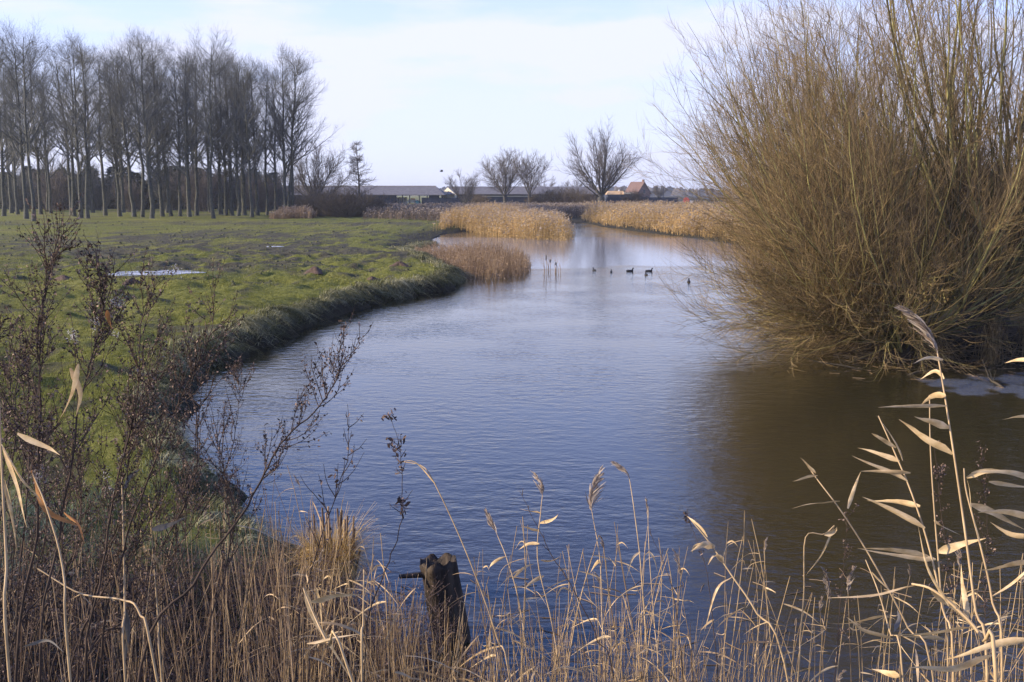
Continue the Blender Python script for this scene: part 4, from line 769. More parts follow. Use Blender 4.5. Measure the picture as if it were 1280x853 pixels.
# ------------------------------------------------------------------ willows on the right bank
def make_willow(name, base, n, label, seed, azc, azs, amax, L=(5.5, 9.5), R0=0.035, sub=(15, 8), low=0.25, stool=0.5, hz=0.5, l2=2.0, l3=0.75, lowstems=0):
    """multi-stemmed grey willow stool; stems leave a low bole in all directions and curve upward"""
    r = np.random.default_rng(seed); e = empty(name, base, 0, label, 'willow')
    mb = MB()
    for j in range(7):
        a = r.uniform(0, 2 * np.pi); q = stool * r.uniform(0.1, 0.8); lofted(mb, [(q * math.cos(a) * 1.6, q * math.sin(a) * 1.3, -0.4), (q * math.cos(a) * 1.1, q * math.sin(a), 0.1), (q * math.cos(a) * 0.9, q * math.sin(a) * 0.9, hz * 0.7), (q * math.cos(a) * 1.2, q * math.sin(a) * 1.2, hz * 1.15)], [stool * 0.42, stool * 0.36, stool * 0.42, stool * 0.12], 10, 12)
    mb.build('bole', M['willow_root'], e)
    az_ = np.where(r.uniform(0, 1, n) < 0.6, r.normal(azc, azs, n), r.uniform(0, 2 * np.pi, n)); a = np.radians(amax * r.uniform(0, 1, n) ** 0.75)
    d = np.stack([np.sin(a) * np.cos(az_), np.sin(a) * np.sin(az_), np.cos(a)], 1)
    LL = r.uniform(L[0], L[1], n) * (1 - 0.30 * np.sin(a) ** 3); K = 12; b = np.zeros((n, K, 3))
    q = stool * np.sqrt(r.uniform(0, 1, n)); b[:, 0] = np.stack([q * np.cos(az_), q * np.sin(az_), hz * r.uniform(0.2, 1.15, n)], 1)
    upk = r.uniform(0.02, 0.13, n)[:, None]
    if lowstems:
        m_ = lowstems; az_[:m_] = r.normal(azc, 0.55, m_); a[:m_] = np.radians(r.uniform(66, 92, m_)); d[:m_] = np.stack([np.sin(a[:m_]) * np.cos(az_[:m_]), np.sin(a[:m_]) * np.sin(az_[:m_]), np.cos(a[:m_])], 1)
        LL[:m_] = r.uniform(2.2, 5.3, m_); upk[:m_] = r.uniform(0.0, 0.05, (m_, 1)); b[:m_, 0, 2] = hz * r.uniform(0.8, 2.2, m_)
    for k in range(1, K):
        b[:, k] = b[:, k - 1] + d * (LL / (K - 1))[:, None]; d = norm(d + np.array([0, 0, 1.0]) * upk + r.normal(0, 0.075, (n, 3)))
    Rb = (R0 * r.uniform(0.35, 1.25, n) ** 1.3)[:, None] * np.linspace(1, 0.16, K)[None, :]
    b2, R2, p2, t2 = sprout(b, Rb, sub[0], 0.12, 0.97, l2, (16, 56), up=0.26, jit=0.11, K=6, rr=0.5, rtip=0.3, r=r, lfn=lambda t: 1.2 - 0.55 * t, rmin=0.0055)
    b3, R3, p3, t3 = sprout(b2, R2, sub[1], 0.1, 1.0, l3, (15, 45), up=0.22, jit=0.10, K=4, rr=0.6, rtip=0.5, r=r, rmin=0.0036)
    fl = lambda B, z=0.06: None
    for B in (b, b2, b3): B[:, :, 2] = np.maximum(B[:, :, 2], 0.05 - base[2] + 0.1 * r.random((len(B), 1)))
    # copse stems: the thick ones are parts one can count, the rest is one part
    big = np.argsort(-Rb[:, 0])[:24]; rest = np.setdiff1d(np.arange(n), big)
    for j in big:
        mb = MB(); tubes(mb, b[j:j + 1], Rb[j:j + 1], 7, float(r.uniform(0.3, 1))); mb.build('stem', M['willow_stem'], e)
    mb = MB(); tubes(mb, b[rest], Rb[rest], 5, r.uniform(0, 1, len(rest))); tag(mb.build('thin_stems', M['willow_stem'], e), kind='stuff')
    hi_ = (b2[:, -1, 2] + base[2] + r.normal(0, 0.8, len(b2))) > 3.3; mb = MB(); tubes(mb, b2[~hi_], R2[~hi_], 3, r.uniform(0, 1, (~hi_).sum())); tag(mb.build('shoots', M['willow_shoot'], e), kind='stuff')
    mb = MB(); tubes(mb, b2[hi_], R2[hi_], 3, r.uniform(0, 1, hi_.sum())); tag(mb.build('upper_shoots', M['willow_twig'], e), kind='stuff')
    mb = MB(); tubes(mb, b3, R3, 3, r.uniform(0, 1, len(b3))); tag(mb.build('twigs', M['willow_twig'], e), kind='stuff')
    return e
pA = at_z(1130, 449); pB = at_z(1245, 436)
make_willow('willow', (pA[0], pA[1], 0.15), 265, 'spreading grey willow leaning left over the river from the bank edge', 201, R(178), 0.75, 72, (6.0, 9.6), 0.030, (15, 9), hz=0.45, lowstems=95)
make_willow('willow', (pB[0], pB[1] + 0.8, 0.9), 95, 'willow with thick pale stems at the right edge of the picture', 202, R(120), 1.2, 50, (7.5, 12.0), 0.055, (15, 8), hz=0.7, stool=0.7)
pC = at_z(1032, 372)
make_willow('willow', (pC[0] + 0.8, pC[1] + 1.5, 0.3), 165, 'rear willow rising behind the spreading one', 203, R(178), 0.8, 60, (8.0, 13.0), 0.040, (15, 8), hz=0.5, stool=0.6, l2=2.3)
pD = at_z(1360, 430)
make_willow('willow', (pD[0] + 0.4, pD[1], 0.4), 40, 'willow mostly beyond the right edge of the picture', 204, R(160), 1.3, 48, (6.5, 11.0), 0.05, (12, 7), hz=0.6, stool=0.6)
# brown scrub that closes the view behind the willows
SC = [make_bush(51, 5.0, 130, 2.2, (0.022, 0.012, 0.008), (9, 6), 'willow_twig', 40), make_bush(52, 5.0, 120, 2.0, (0.022, 0.012, 0.008), (9, 6), 'willow_shoot', 40)]
for i, (px, d, h, lb) in enumerate(((1090, 40, 5.2, 'brown scrub bush behind the willows, left one with the flat top'), (1150, 38, 5.4, 'brown scrub bush behind the willows, middle one'), (1225, 38, 4.6, 'brown scrub bush behind the willows, near the thick pale stems'),
                                   (1290, 36, 4.6, 'brown scrub bush behind the willows, at the right edge'), (1030, 47, 4.0, 'brown scrub bush behind the willows, leftmost and lowest'))):
    p = at_y(px, HOR, d); thing_of('scrub_bush', SC[i % 2], (p[0], d, 0.3), i * 1.9, (h / 5.0 * 1.1, h / 5, h / 5), lb, 'bush', 'scrub bushes behind the willows')
# dead litter, roots and hanging twigs at the willow feet
r2 = np.random.default_rng(61); mb = MB(); n_ = 2600
x = r2.uniform(pA[0] - 1.2, pA[0] + 7, n_); y = r2.uniform(pA[1] - 0.6, pA[1] + 3.5, n_); z = np.maximum(ground_z(x, y), 0.0) + r2.uniform(0, 0.5, n_) ** 2
az_ = r2.uniform(0, 2 * np.pi, n_); L = r2.uniform(0.3, 1.3, n_); d = np.stack([np.cos(az_), np.sin(az_), r2.uniform(-0.2, 0.7, n_)], 1); t = np.linspace(0, 1, 5)[None, :, None]
P = np.stack([x, y, z], 1)[:, None, :] + t * d[:, None, :] * L[:, None, None] - t ** 2 * np.array([0, 0, 0.35]) * L[:, None, None]; P[:, :, 2] = np.maximum(P[:, :, 2], 0.02)
tubes(mb, P, r2.uniform(0.004, 0.012, n_)[:, None] * np.linspace(1, 0.4, 5)[None, :], 3, r2.uniform(0, 1, n_))
tag(mb.build('dead_twigs', M['thicket']), 'tangle of dead twigs around the willow boles', 'dead twigs', kind='stuff')
def hanging(px, py0, py1, d, n, label, spread=0.35, seed=1):
    r = np.random.default_rng(seed); top = at_y(px + 8, py0, d); bot = at_y(px, py1, d); e_ = MB(); K = 9
    s = top + r.normal(0, 0.12, (n, 3)); en = bot + r.normal(0, 1, (n, 3)) * np.array([spread, 0.25, 0.10]); mid = (s + en) / 2 + r.normal(0, 0.18, (n, 3)) + np.array([0.15, 0, 0.15])
    t = np.linspace(0, 1, K)[None, :, None]; P = (1 - t) ** 2 * s[:, None] + 2 * t * (1 - t) * mid[:, None] + t ** 2 * en[:, None] + r.normal(0, 0.012, (n, K, 3)); P[:, :, 2] = np.maximum(P[:, :, 2], -0.02)
    tubes(e_, P, r.uniform(0.003, 0.009, n)[:, None] * np.linspace(1, 0.4, K)[None, :], 4, r.uniform(0, 1, n)); return tag(e_.build('hanging_twigs', M['willow_twig']), label, 'twigs')
hanging(1232, 405, 487, pA[1] - 0.6, 150, 'bundle of thin twigs hanging down into the water right of the willow bole', 0.22, 3)
hanging(1160, 420, 470, pA[1] - 0.5, 60, 'loose twigs trailing into the water below the spreading willow', 0.8, 4)
hanging(1275, 400, 480, pA[1] - 0.3, 40, 'few twigs dipping into the water at the right edge', 0.3, 5)

r2 = np.random.default_rng(97); mb = MB(); n_ = 420; x = np.concatenate([r2.uniform(-2.5, 8, 260), r2.uniform(pA[0] - 2.5, pA[0] + 5, 160)]); y = np.concatenate([r2.uniform(6.6, 11.0, 260), pA[1] - np.abs(r2.normal(0, 1.2, 160)) - 0.2]); k = signed(x, y) < -0.05; x, y = x[k], y[k]; n_ = len(x)
a = r2.uniform(0, np.pi, n_); L = r2.uniform(0.04, 0.35, n_); t = np.linspace(-0.5, 0.5, 4)[None, :, None]; d_ = np.stack([np.cos(a), np.sin(a), np.zeros(n_)], 1); P = np.stack([x, y, np.full(n_, 0.004)], 1)[:, None] + t * d_[:, None] * L[:, None, None] + r2.normal(0, 0.006, (n_, 4, 3)) * np.array([1, 1, 0.3])
tubes(mb, P, np.full((n_, 4), 0.0035), 4, r2.uniform(0, 1, n_)); tag(mb.build('floating_debris', M['reed_brown']), 'broken reed pieces and twigs floating on the water', 'debris', kind='stuff')
# half-sunk branches by the willow
for i, (px, py, a_, L, lb) in enumerate(((1090, 462, 2.8, 1.6, 'half-sunk bare branch just left of the willow bole'), (1128, 470, 0.3, 1.1, 'short half-sunk branch in front of the willow bole'), (1262, 486, 1.9, 0.8, 'dark forked stick poking out of the water at the right edge'))):
    p = at_z(px, py); e = empty('fallen_branch', (p[0], p[1], 0), a_, lb, 'branch', 'branches lying in the water by the willows'); P = resample([(0, 0, -0.08), (L * 0.4, 0.05, 0.06), (L * 0.75, -0.04, 0.10), (L, 0.02, 0.22 if i < 2 else 0.5)], 14)[None]; Rr_ = np.linspace(0.035, 0.008, 14)[None]
    mb = MB(); tubes(mb, P, Rr_, 7, 0.3); b_, Rb_, _, _ = sprout(P, Rr_, 7, 0.3, 0.95, 0.5, (30, 60), up=0.15, jit=0.12, K=5, rr=0.5, rtip=0.3, r=r2, rmin=0.003); tubes(mb, b_, Rb_, 4, 0.4); mb.build('wood', M['willow_root'], e)

# ------------------------------------------------------------------ old post
pp = at_z(563, 800); pt = at_y(546, 700, pp[1] - 0.05)
e = empty('mooring_post', (pp[0], pp[1], 0), 0, 'old blackened wooden post leaning left in the water among the reeds', 'post')
K = 26; S = 28; P = resample([(0.05, 0, -0.6), (0, 0, 0), (pt[0] - pp[0], -0.05, pt[2])], K); V = []
for i in range(K):
    t = i / (K - 1)
    for j in range(S):
        a = 2 * math.pi * j / S; rr = 0.175 * (1.08 - 0.12 * t) * (1 + 0.06 * math.sin(3 * a + 1) + 0.05 * math.sin(7 * a + 2 * t) + 0.03 * math.sin(13 * a + 4)) + random.uniform(-0.004, 0.004)
        dz = 0 if i < K - 2 else (0.022 * math.sin(a + 2.2) + 0.016 * math.sin(7 * a) + random.uniform(-0.022, 0.022)) * (1 if i == K - 1 else 0.4)
        V.append((P[i][0] + rr * math.cos(a), P[i][1] + rr * math.sin(a), P[i][2] + dz))
for q in (0.86, 0.6, 0.3, 0.02):
    for j in range(S): a = 2 * math.pi * j / S; V.append((P[-1][0] + 0.165 * q * math.cos(a), P[-1][1] + 0.165 * q * math.sin(a), P[-1][2] - 0.04 - 0.09 * (1 - q) + 0.02 * math.sin(a * 5 + q * 9)))
mb = MB(); mb.add(V, [[i * S + j, i * S + (j + 1) % S, (i + 1) * S + (j + 1) % S, (i + 1) * S + j] for i in range(K + 3) for j in range(S)]); mb.build('shaft', M['post_wood'], e)
mb = MB(); lofted(mb, [(P[-1][0] - 0.08, P[-1][1] - 0.06, P[-1][2] - 0.12), (P[-1][0] - 0.33, P[-1][1] - 0.16, P[-1][2] - 0.10)], [0.03, 0.02], 8, 5); mb.build('peg', M['post_wood'], e)

# ------------------------------------------------------------------ yellow tussock at the water's edge
r2 = np.random.default_rng(71); pt_ = at_z(414, 748); e = empty('grass_tussock', (pt_[0], pt_[1], 0), 0, 'yellow grass tussock with short dark stubs at the water\'s edge', 'tussock')
n_ = 2600; a = r2.uniform(0, 2 * np.pi, n_); q = 0.20 * np.sqrt(r2.uniform(0, 1, n_)); H = r2.uniform(0.45, 0.95, n_); t = np.linspace(0, 1, 6)[None, :, None]
base = np.stack([q * np.cos(a), q * np.sin(a), np.zeros(n_) - 0.05], 1); dd = np.stack([np.cos(a), np.sin(a), np.zeros(n_)], 1) * r2.uniform(0.1, 0.55, n_)[:, None]
P = base[:, None] + t * np.array([0, 0, 1.3]) * H[:, None, None] + t ** 2 * dd[:, None] * H[:, None, None] - t ** 3 * np.array([0, 0, 1.0]) * (H * r2.uniform(0.2, 1.1, n_))[:, None, None]
mb = MB(); ribbons(mb, P, np.tile(np.linspace(1, 0.2, 6), (n_, 1)) * 0.0048, np.stack([-np.sin(a), np.cos(a), np.zeros(n_)], 1), r2.uniform(0, 1, n_)); mb.build('blades', M['tussock'], e)
mb = MB(); n_ = 26; a = r2.uniform(0, 2 * np.pi, n_); b_ = np.stack([0.15 * np.cos(a) + r2.normal(0, 0.04, n_) + 0.06, 0.1 * np.sin(a), np.full(n_, 0.0)], 1); tp = b_ + np.stack([r2.normal(0, 0.05, n_), r2.normal(0, 0.03, n_), r2.uniform(0.55, 1.0, n_)], 1)
tubes(mb, np.stack([b_, (b_ + tp) / 2, tp], 1), np.full((n_, 3), 0.010), 5, r2.uniform(0, 1, n_)); mb.build('stubs', M['reed_brown'], e)

# ------------------------------------------------------------------ foreground reeds
def leaf_ribbon(P, w, side, tint=0.7, fold=0.25):
    """a tapering lanceolate blade with a slight keel and twist"""
    mb = MB(); P = np.asarray(P); K = len(P); t = np.linspace(0, 1, K); W = w * np.clip(np.minimum(0.30 + t * 3.6, 1.0) * (1 - t ** 1.55), 0.03, 1)
    rr_ = np.random.default_rng(int(abs(P[0, 0] * 7919 + P[-1, 2] * 104729 + w * 1e6)) % (2 ** 31)); Ln = np.linalg.norm(P[-1] - P[0])
    T = norm(np.gradient(P, axis=0)); B_ = norm(np.cross(T, np.array(side, float))); ph = rr_.uniform(-0.5, 0.5) + t * rr_.uniform(-1.3, 1.3)
    side = np.array(side, float)[None] * np.cos(ph)[:, None] + B_ * np.linalg.norm(side) * np.sin(ph)[:, None]
    P = P + (B_ * (np.sin(t * rr_.uniform(4, 9) + rr_.uniform(0, 6)) * t * Ln * 0.025)[:, None]); W = W * (1 + 0.10 * np.sin(t * 23 + rr_.uniform(0, 6)) * (t > 0.5)); fold = rr_.uniform(0.2, 0.8)
    S = norm(side - (side * T).sum(-1, keepdims=True) * T); N = np.cross(T, S)
    L = P - S * W[:, None] + N * (W * fold)[:, None]; Rr = P + S * W[:, None] + N * (W * fold)[:, None]
    V = np.stack([L, P, Rr], 1).reshape(-1, 3); Q = []
    for k in range(K - 1):
        Q += [[k * 3, k * 3 + 1, k * 3 + 4, k * 3 + 3], [k * 3 + 1, k * 3 + 2, k * 3 + 5, k * 3 + 4]]
    mb.add(V, Q, tint=np.clip(tint + rng.normal(0, 0.03, len(V)), 0, 1)); return mb
def plume_mesh(P0, d0, L=0.22, n=90, r=rng, w=0.0022, droop=(-0.5, 0, -0.45), spread=0.34):
    """nodding feathery plume: axis + many thin drooping sprays"""
    K = 8; ax = np.zeros((K, 3)); ax[0] = P0; d = norm(np.asarray(d0, float))
    for k in range(1, K): ax[k] = ax[k - 1] + d * L / (K - 1); d = norm(d + np.array(droop) * 0.28)
    mb = MB(); tubes(mb, ax[None], np.linspace(0.0018, 0.0007, K)[None], 4, 0.5)
    t = r.uniform(0, 0.97, n) ** 0.9; i = np.minimum((t * (K - 1)).astype(int), K - 2); f = (t * (K - 1) - i)[:, None]; p = ax[i] * (1 - f) + ax[i + 1] * f; tn = norm(ax[i + 1] - ax[i])
    q = norm(tn * 1.0 + norm(r.normal(size=(n, 3))) * spread + np.array(droop) * 0.5); LL = L * 0.42 * (1.1 - 0.7 * t) * r.uniform(0.6, 1.2, n); tt = np.linspace(0, 1, 5)[None, :, None]
    P = p[:, None] + tt * q[:, None] * LL[:, None, None] + tt ** 2 * np.array(droop) * 0.5 * LL[:, None, None] + r.normal(0, 0.0015, (n, 5, 3))
    ribbons(mb, P, np.tile([0.35, 1, 1.1, 0.9, 0.25], (n, 1)) * w, r.normal(size=(n, 3)), r.uniform(0, 1, n)); return mb
def px_line(pts, d0, d1=None):
    d1 = d0 if d1 is None else d1; n_ = len(pts); return np.array([at_y(a, b, d0 + (d1 - d0) * i / max(1, n_ - 1)) for i, (a, b) in enumerate(pts)])
def hero_reed(label, stem, d0, d1, leaves=(), r0=0.0035, plume=None, group='dry reeds in the right foreground', name='reed', mstem='reed_stem', tint=0.75, d_foot=None):
    """stem: picture points top->bottom placed at real distances d1 (top) .. d0 (bottom); continued down to the bank"""
    L = px_line(stem[::-1], d0, d1)                    # bottom -> top
    b0 = L[0]; dv = norm(L[0] - L[1]); dv = norm(dv * np.array([0.5, 0.5, 1]) + np.array([0, 0.12, -0.3])); z_t = None
    foot = b0.copy(); 
    for _ in range(80):
        foot = foot + dv * 0.06
        if foot[2] < max(gz(foot[0], foot[1]), 0) - 0.04: break
    e = empty(name, (foot[0], foot[1], foot[2]), 0, label, 'reed', group); off = foot
    pts = np.vstack([foot, L]); K = max(12, len(pts) * 4); P = resample(pts, K) - off
    mb = MB(); tubes(mb, P[None], (r0 * np.linspace(1.15, 0.55, K))[None], 7, tint); mb.build('stem', M[mstem], e)
    for lf in leaves:
        pts_, w = lf[0], lf[1]; m = M[lf[2]] if len(lf) > 2 else M['reed_leaf']; dd = d1 + (d0 - d1) * 0.4
        dz = rng.uniform(-0.10, 0.10) if len(pts_) > 2 else 0.05
        # depth of the leaf base = depth of the stem where it leaves it
        a0 = np.array(pts_[0]); j = min(range(len(stem)), key=lambda k: (stem[k][0] - a0[0]) ** 2 + (stem[k][1] - a0[1]) ** 2); ds = L[::-1][j][1]
        PL = resample(np.array([at_y(a, b, ds + dz * i / (len(pts_) - 1)) for i, (a, b) in enumerate(pts_)]), 12) - off
        wm = w * ds / F / 2; sd_ = np.array([rng.normal(0, 0.2), rng.uniform(-0.6, -0.2), 1.0]) if abs(pts_[0][0] - pts_[-1][0]) > abs(pts_[0][1] - pts_[-1][1]) * 0.6 else np.array([1.0, rng.uniform(-0.6, 0.6), 0.3])
        leaf_ribbon(PL, wm, sd_, float(rng.uniform(0.55, 1.0))).build('leaf', m, e)
    if plume:
        T = norm(P[-1] - P[-2]); plume_mesh(P[-1], T, *plume).build('plume', M['plume'], e)
    return e
# right foreground ------------------------------------------------------------
hero_reed('tallest reed at the right, its pale nodding plume against the willow', [(1172, 442), (1185, 520), (1203, 640), (1219, 760), (1234, 870)], 2.75, 3.1,
    [([(1179, 450), (1163, 447), (1141, 454)], 6), ([(1180, 474), (1168, 464), (1150, 475)], 7), ([(1184, 508), (1140, 508), (1098, 510)], 6), ([(1182, 494), (1165, 496), (1150, 508)], 10),
     ([(1187, 535), (1166, 528), (1143, 521)], 11), ([(1190, 569), (1156, 550), (1124, 524)], 15)], 0.0042, (0.17, 120, rng, 0.0032, (-0.62, 0, 0.02), 0.30))
hero_reed('leaning reed with a fan of leaves pointing left below the nodding plume', [(1098, 520), (1118, 565), (1140, 618), (1160, 680), (1178, 760), (1192, 870)], 2.9, 3.2,
    [([(1124, 577), (1100, 568), (1072, 560)], 8), ([(1134, 602), (1105, 587), (1065, 570)], 8), ([(1138, 592), (1108, 590), (1076, 589)], 7), ([(1150, 633), (1118, 628), (1084, 626)], 9), ([(1156, 661), (1118, 640), (1078, 622)], 10),
     ([(1160, 696), (1118, 690), (1070, 684)], 11), ([(1128, 576), (1118, 552), (1094, 520)], 5), ([(1120, 560), (1100, 548), (1088, 541)], 6)], 0.0034)
hero_reed('reed leaning far left over the dark water with two thin leaves near its tip', [(1004, 575), (1022, 600), (1052, 640), (1090, 700), (1135, 785), (1170, 870)], 3.0, 3.4,
    [([(1022, 595), (1008, 597), (991, 602)], 6), ([(1050, 627), (1022, 630), (990, 635)], 7), ([(1060, 636), (1068, 610), (1076, 590)], 6), ([(1020, 592), (1012, 584), (1000, 572)], 5)], 0.0030)
hero_reed('broken reed bent over at its top like a hook above the dark water', [(1043, 657), (1030, 668), (1007, 672), (1005, 740), (1000, 800), (996, 870)], 3.6, 3.6,
    [([(1043, 657), (1028, 690), (1008, 720)], 3), ([(1030, 668), (1042, 664), (1046, 659)], 9)], 0.0030)
hero_reed('stout reed topped by a large folded leaf arching left, lower right', [(1140, 730), (1165, 737), (1200, 765), (1228, 800), (1246, 870)], 2.4, 2.6,
    [([(1150, 731), (1105, 742), (1036, 750)], 15), ([(1165, 738), (1200, 762), (1236, 812)], 16), ([(1186, 758), (1160, 712), (1148, 660)], 5), ([(1215, 785), (1175, 790), (1120, 795)], 12), ([(1240, 820), (1190, 836), (1135, 835)], 12), ([(1210, 775), (1205, 740), (1200, 705)], 9)], 0.0050)
hero_reed('upright reed at the right with its one broad leaf turned to the light', [(1162, 494), (1163, 560), (1168, 640), (1176, 740), (1184, 870)], 3.1, 3.3,
    [([(1172, 690), (1200, 682), (1232, 672)], 13), ([(1168, 650), (1180, 659), (1200, 668)], 9), ([(1170, 700), (1140, 697), (1072, 684)], 9), ([(1180, 800), (1150, 797), (1118, 796)], 10)], 0.0030)
hero_reed('reed with a drooping tip and leaves streaming left beside the picture edge', [(1205, 586), (1208, 615), (1225, 680), (1240, 750), (1252, 870)], 2.7, 2.9,
    [([(1212, 630), (1245, 642), (1282, 664)], 11), ([(1208, 597), (1235, 588), (1285, 597)], 9), ([(1236, 602), (1262, 606), (1290, 610)], 7), ([(1228, 690), (1216, 640), (1208, 600)], 5), ([(1240, 745), (1275, 720), (1300, 700)], 9)], 0.0034)
hero_reed('reed mostly beyond the right edge, its leaves entering the picture', [(1296, 560), (1292, 650), (1288, 760), (1286, 870)], 2.5, 2.7,
    [([(1292, 648), (1258, 640), (1224, 642)], 10), ([(1290, 705), (1255, 710), (1222, 714)], 14), ([(1289, 800), (1235, 808), (1180, 824)], 12), ([(1292, 600), (1260, 590), (1215, 592)], 9), ([(1290, 672), (1262, 668), (1238, 652)], 9), ([(1290, 450), (1270, 450), (1256, 454)], 6), ([(1290, 520), (1270, 522), (1252, 524)], 5)], 0.0040)
hero_reed('short reed with torn leaves along the bottom edge, lower right', [(1082, 700), (1098, 740), (1112, 790), (1130, 870)], 2.9, 3.1,
    [([(1090, 715), (1110, 735), (1130, 752)], 6), ([(1106, 770), (1070, 778), (1030, 780)], 8), ([(1116, 800), (1080, 788), (1058, 772)], 7), ([(1124, 845), (1108, 842), (1090, 836)], 11), ([(1118, 790), (1124, 775), (1122, 762)], 8, 'pale_leaf')], 0.0028)
# fringe of fine, nearly leafless stalks with their own heads
hero_reed('thin reed with a fan-shaped plume blown left, in the middle of the fringe', [(787, 600), (793, 640), (802, 720), (810, 870)], 4.6, 5.0, [([(800, 690), (790, 700), (782, 725)], 4)], 0.0034, (0.13, 60, rng, 0.0030, (-0.7, 0, 0.0), 0.4), group='reeds along the near water edge')
hero_reed('reed with two drooping dark plumes left of the fan-plumed one', [(740, 640), (750, 700), (752, 760), (756, 870)], 4.6, 5.0, [([(750, 700), (744, 706), (738, 716)], 5)], 0.0034, (0.22, 90, rng, 0.0036, (0.45, 0, 0.05), 0.6), group='reeds along the near water edge')
hero_reed('reed with many short leaves to one side and a curled plume on top', [(678, 620), (676, 640), (672, 700), (690, 780), (700, 870)], 4.6, 5.0,
    [([(676, 642), (664, 640), (650, 636)], 6), ([(675, 654), (690, 650), (698, 643)], 5), ([(674, 665), (664, 662), (652, 658)], 6), ([(674, 680), (660, 680), (648, 688)], 5), ([(676, 700), (690, 700), (704, 694)], 5), ([(680, 720), (665, 728), (655, 735)], 6)], 0.0034, (0.17, 60, rng, 0.0030, (-0.35, 0, 0.1), 0.35), group='reeds along the near water edge')
hero_reed('pale-plumed reed just right of the old post', [(622, 670), (634, 700), (650, 760), (662, 870)], 4.7, 5.0, [([(632, 696), (616, 704), (610, 712)], 5), ([(640, 724), (655, 710), (668, 704)], 5)], 0.0034, (0.15, 60, rng, 0.0034, (-0.15, 0, 0.25), 0.35), group='reeds along the near water edge')
hero_reed('reed curving in a long arc from its broken tip across the water', [(501, 577), (528, 583), (544, 606), (575, 672), (602, 740), (622, 800), (640, 870)], 3.9, 4.2, [([(544, 606), (520, 580), (498, 577)], 5)], 0.0032, group='reeds along the near water edge')
hero_reed('thick reed leaning left with a split leafy top, right of centre', [(862, 648), (888, 680), (915, 720), (945, 765), (985, 850)], 3.9, 4.2,
    [([(880, 680), (868, 684), (866, 692)], 6), ([(894, 684), (880, 680), (864, 690)], 12), ([(905, 704), (895, 696), (884, 706)], 9), ([(884, 672), (870, 655), (858, 646)], 7), ([(915, 722), (895, 740), (880, 790)], 5)], 0.0042, group='reeds along the near water edge')
hero_reed('slim upright reed with a small closed head', [(810, 650), (812, 700), (818, 780), (824, 870)], 4.6, 5.0, [([(812, 690), (818, 700), (822, 716)], 3)], 0.0028, (0.10, 30, rng, 0.003, (-0.1, 0, 0.5), 0.2), group='reeds along the near water edge')
hero_reed('straight bare stalk between the broad pale leaves, bottom left of centre', [(455, 712), (454, 780), (453, 870)], 2.7, 2.8, [], 0.0036, group='reeds along the near water edge')
hero_reed('stem with two broad pale leaves pointing right, bottom left of centre', [(379, 735), (392, 768), (410, 805), (446, 870)], 2.4, 2.6,
    [([(388, 752), (415, 743), (453, 745)], 17), ([(384, 804), (415, 797), (450, 794)], 12), ([(380, 735), (396, 780), (446, 860)], 9), ([(396, 735), (400, 755), (404, 790)], 6)], 0.0034, group='reeds along the near water edge')
hero_reed('pale reed crossing the weeds with a crooked bend, lower left', [(47, 711), (100, 742), (152, 750), (175, 768), (200, 870)], 2.6, 2.8, [], 0.0034, group='reeds among the weeds on the left')
hero_reed('tall straight straw stem in the middle of the weeds on the left', [(152, 590), (154, 660), (156, 760), (158, 870)], 2.9, 3.2, [([(154, 610), (160, 598), (176, 585)], 10, 'pale_leaf'), ([(156, 760), (160, 790), (156, 838)], 9, 'pale_leaf')], 0.0036, group='reeds among the weeds on the left')
hero_reed('straw stem with upright withered leaves at the left edge', [(-2, 470), (2, 580), (8, 700), (14, 870)], 2.4, 2.6,
    [([(2, 555), (30, 600), (52, 630)], 9), ([(22, 542), (55, 558), (76, 568)], 9), ([(4, 560), (22, 610), (34, 660)], 8), ([(6, 600), (14, 640), (20, 690)], 6)], 0.0040, group='reeds among the weeds on the left')
hero_reed('stem with a twisted rust-brown leaf hanging through the weeds, lower left', [(40, 590), (60, 640), (80, 720), (90, 870)], 2.5, 2.7,
    [([(40, 588), (62, 640), (105, 660)], 13, 'dead_leaf'), ([(80, 640), (100, 655), (105, 680)], 10, 'dead_leaf'), ([(88, 460), (100, 490), (96, 520)], 9, 'reed_leaf'), ([(30, 808), (60, 800), (78, 816)], 6, 'pale_leaf'), ([(98, 455), (90, 490), (72, 530)], 8, 'reed_leaf'), ([(134, 388), (136, 400), (140, 412)], 7, 'dead_leaf')], 0.0034, group='reeds among the weeds on the left')
hero_reed('grey-leaved reed in the middle of the lower left weeds', [(186, 620), (192, 700), (198, 780), (204, 870)], 3.1, 3.3, [([(190, 662), (212, 656), (238, 643)], 10, 'pale_leaf'), ([(192, 700), (182, 690), (176, 670)], 6)], 0.0032, group='reeds among the weeds on the left')

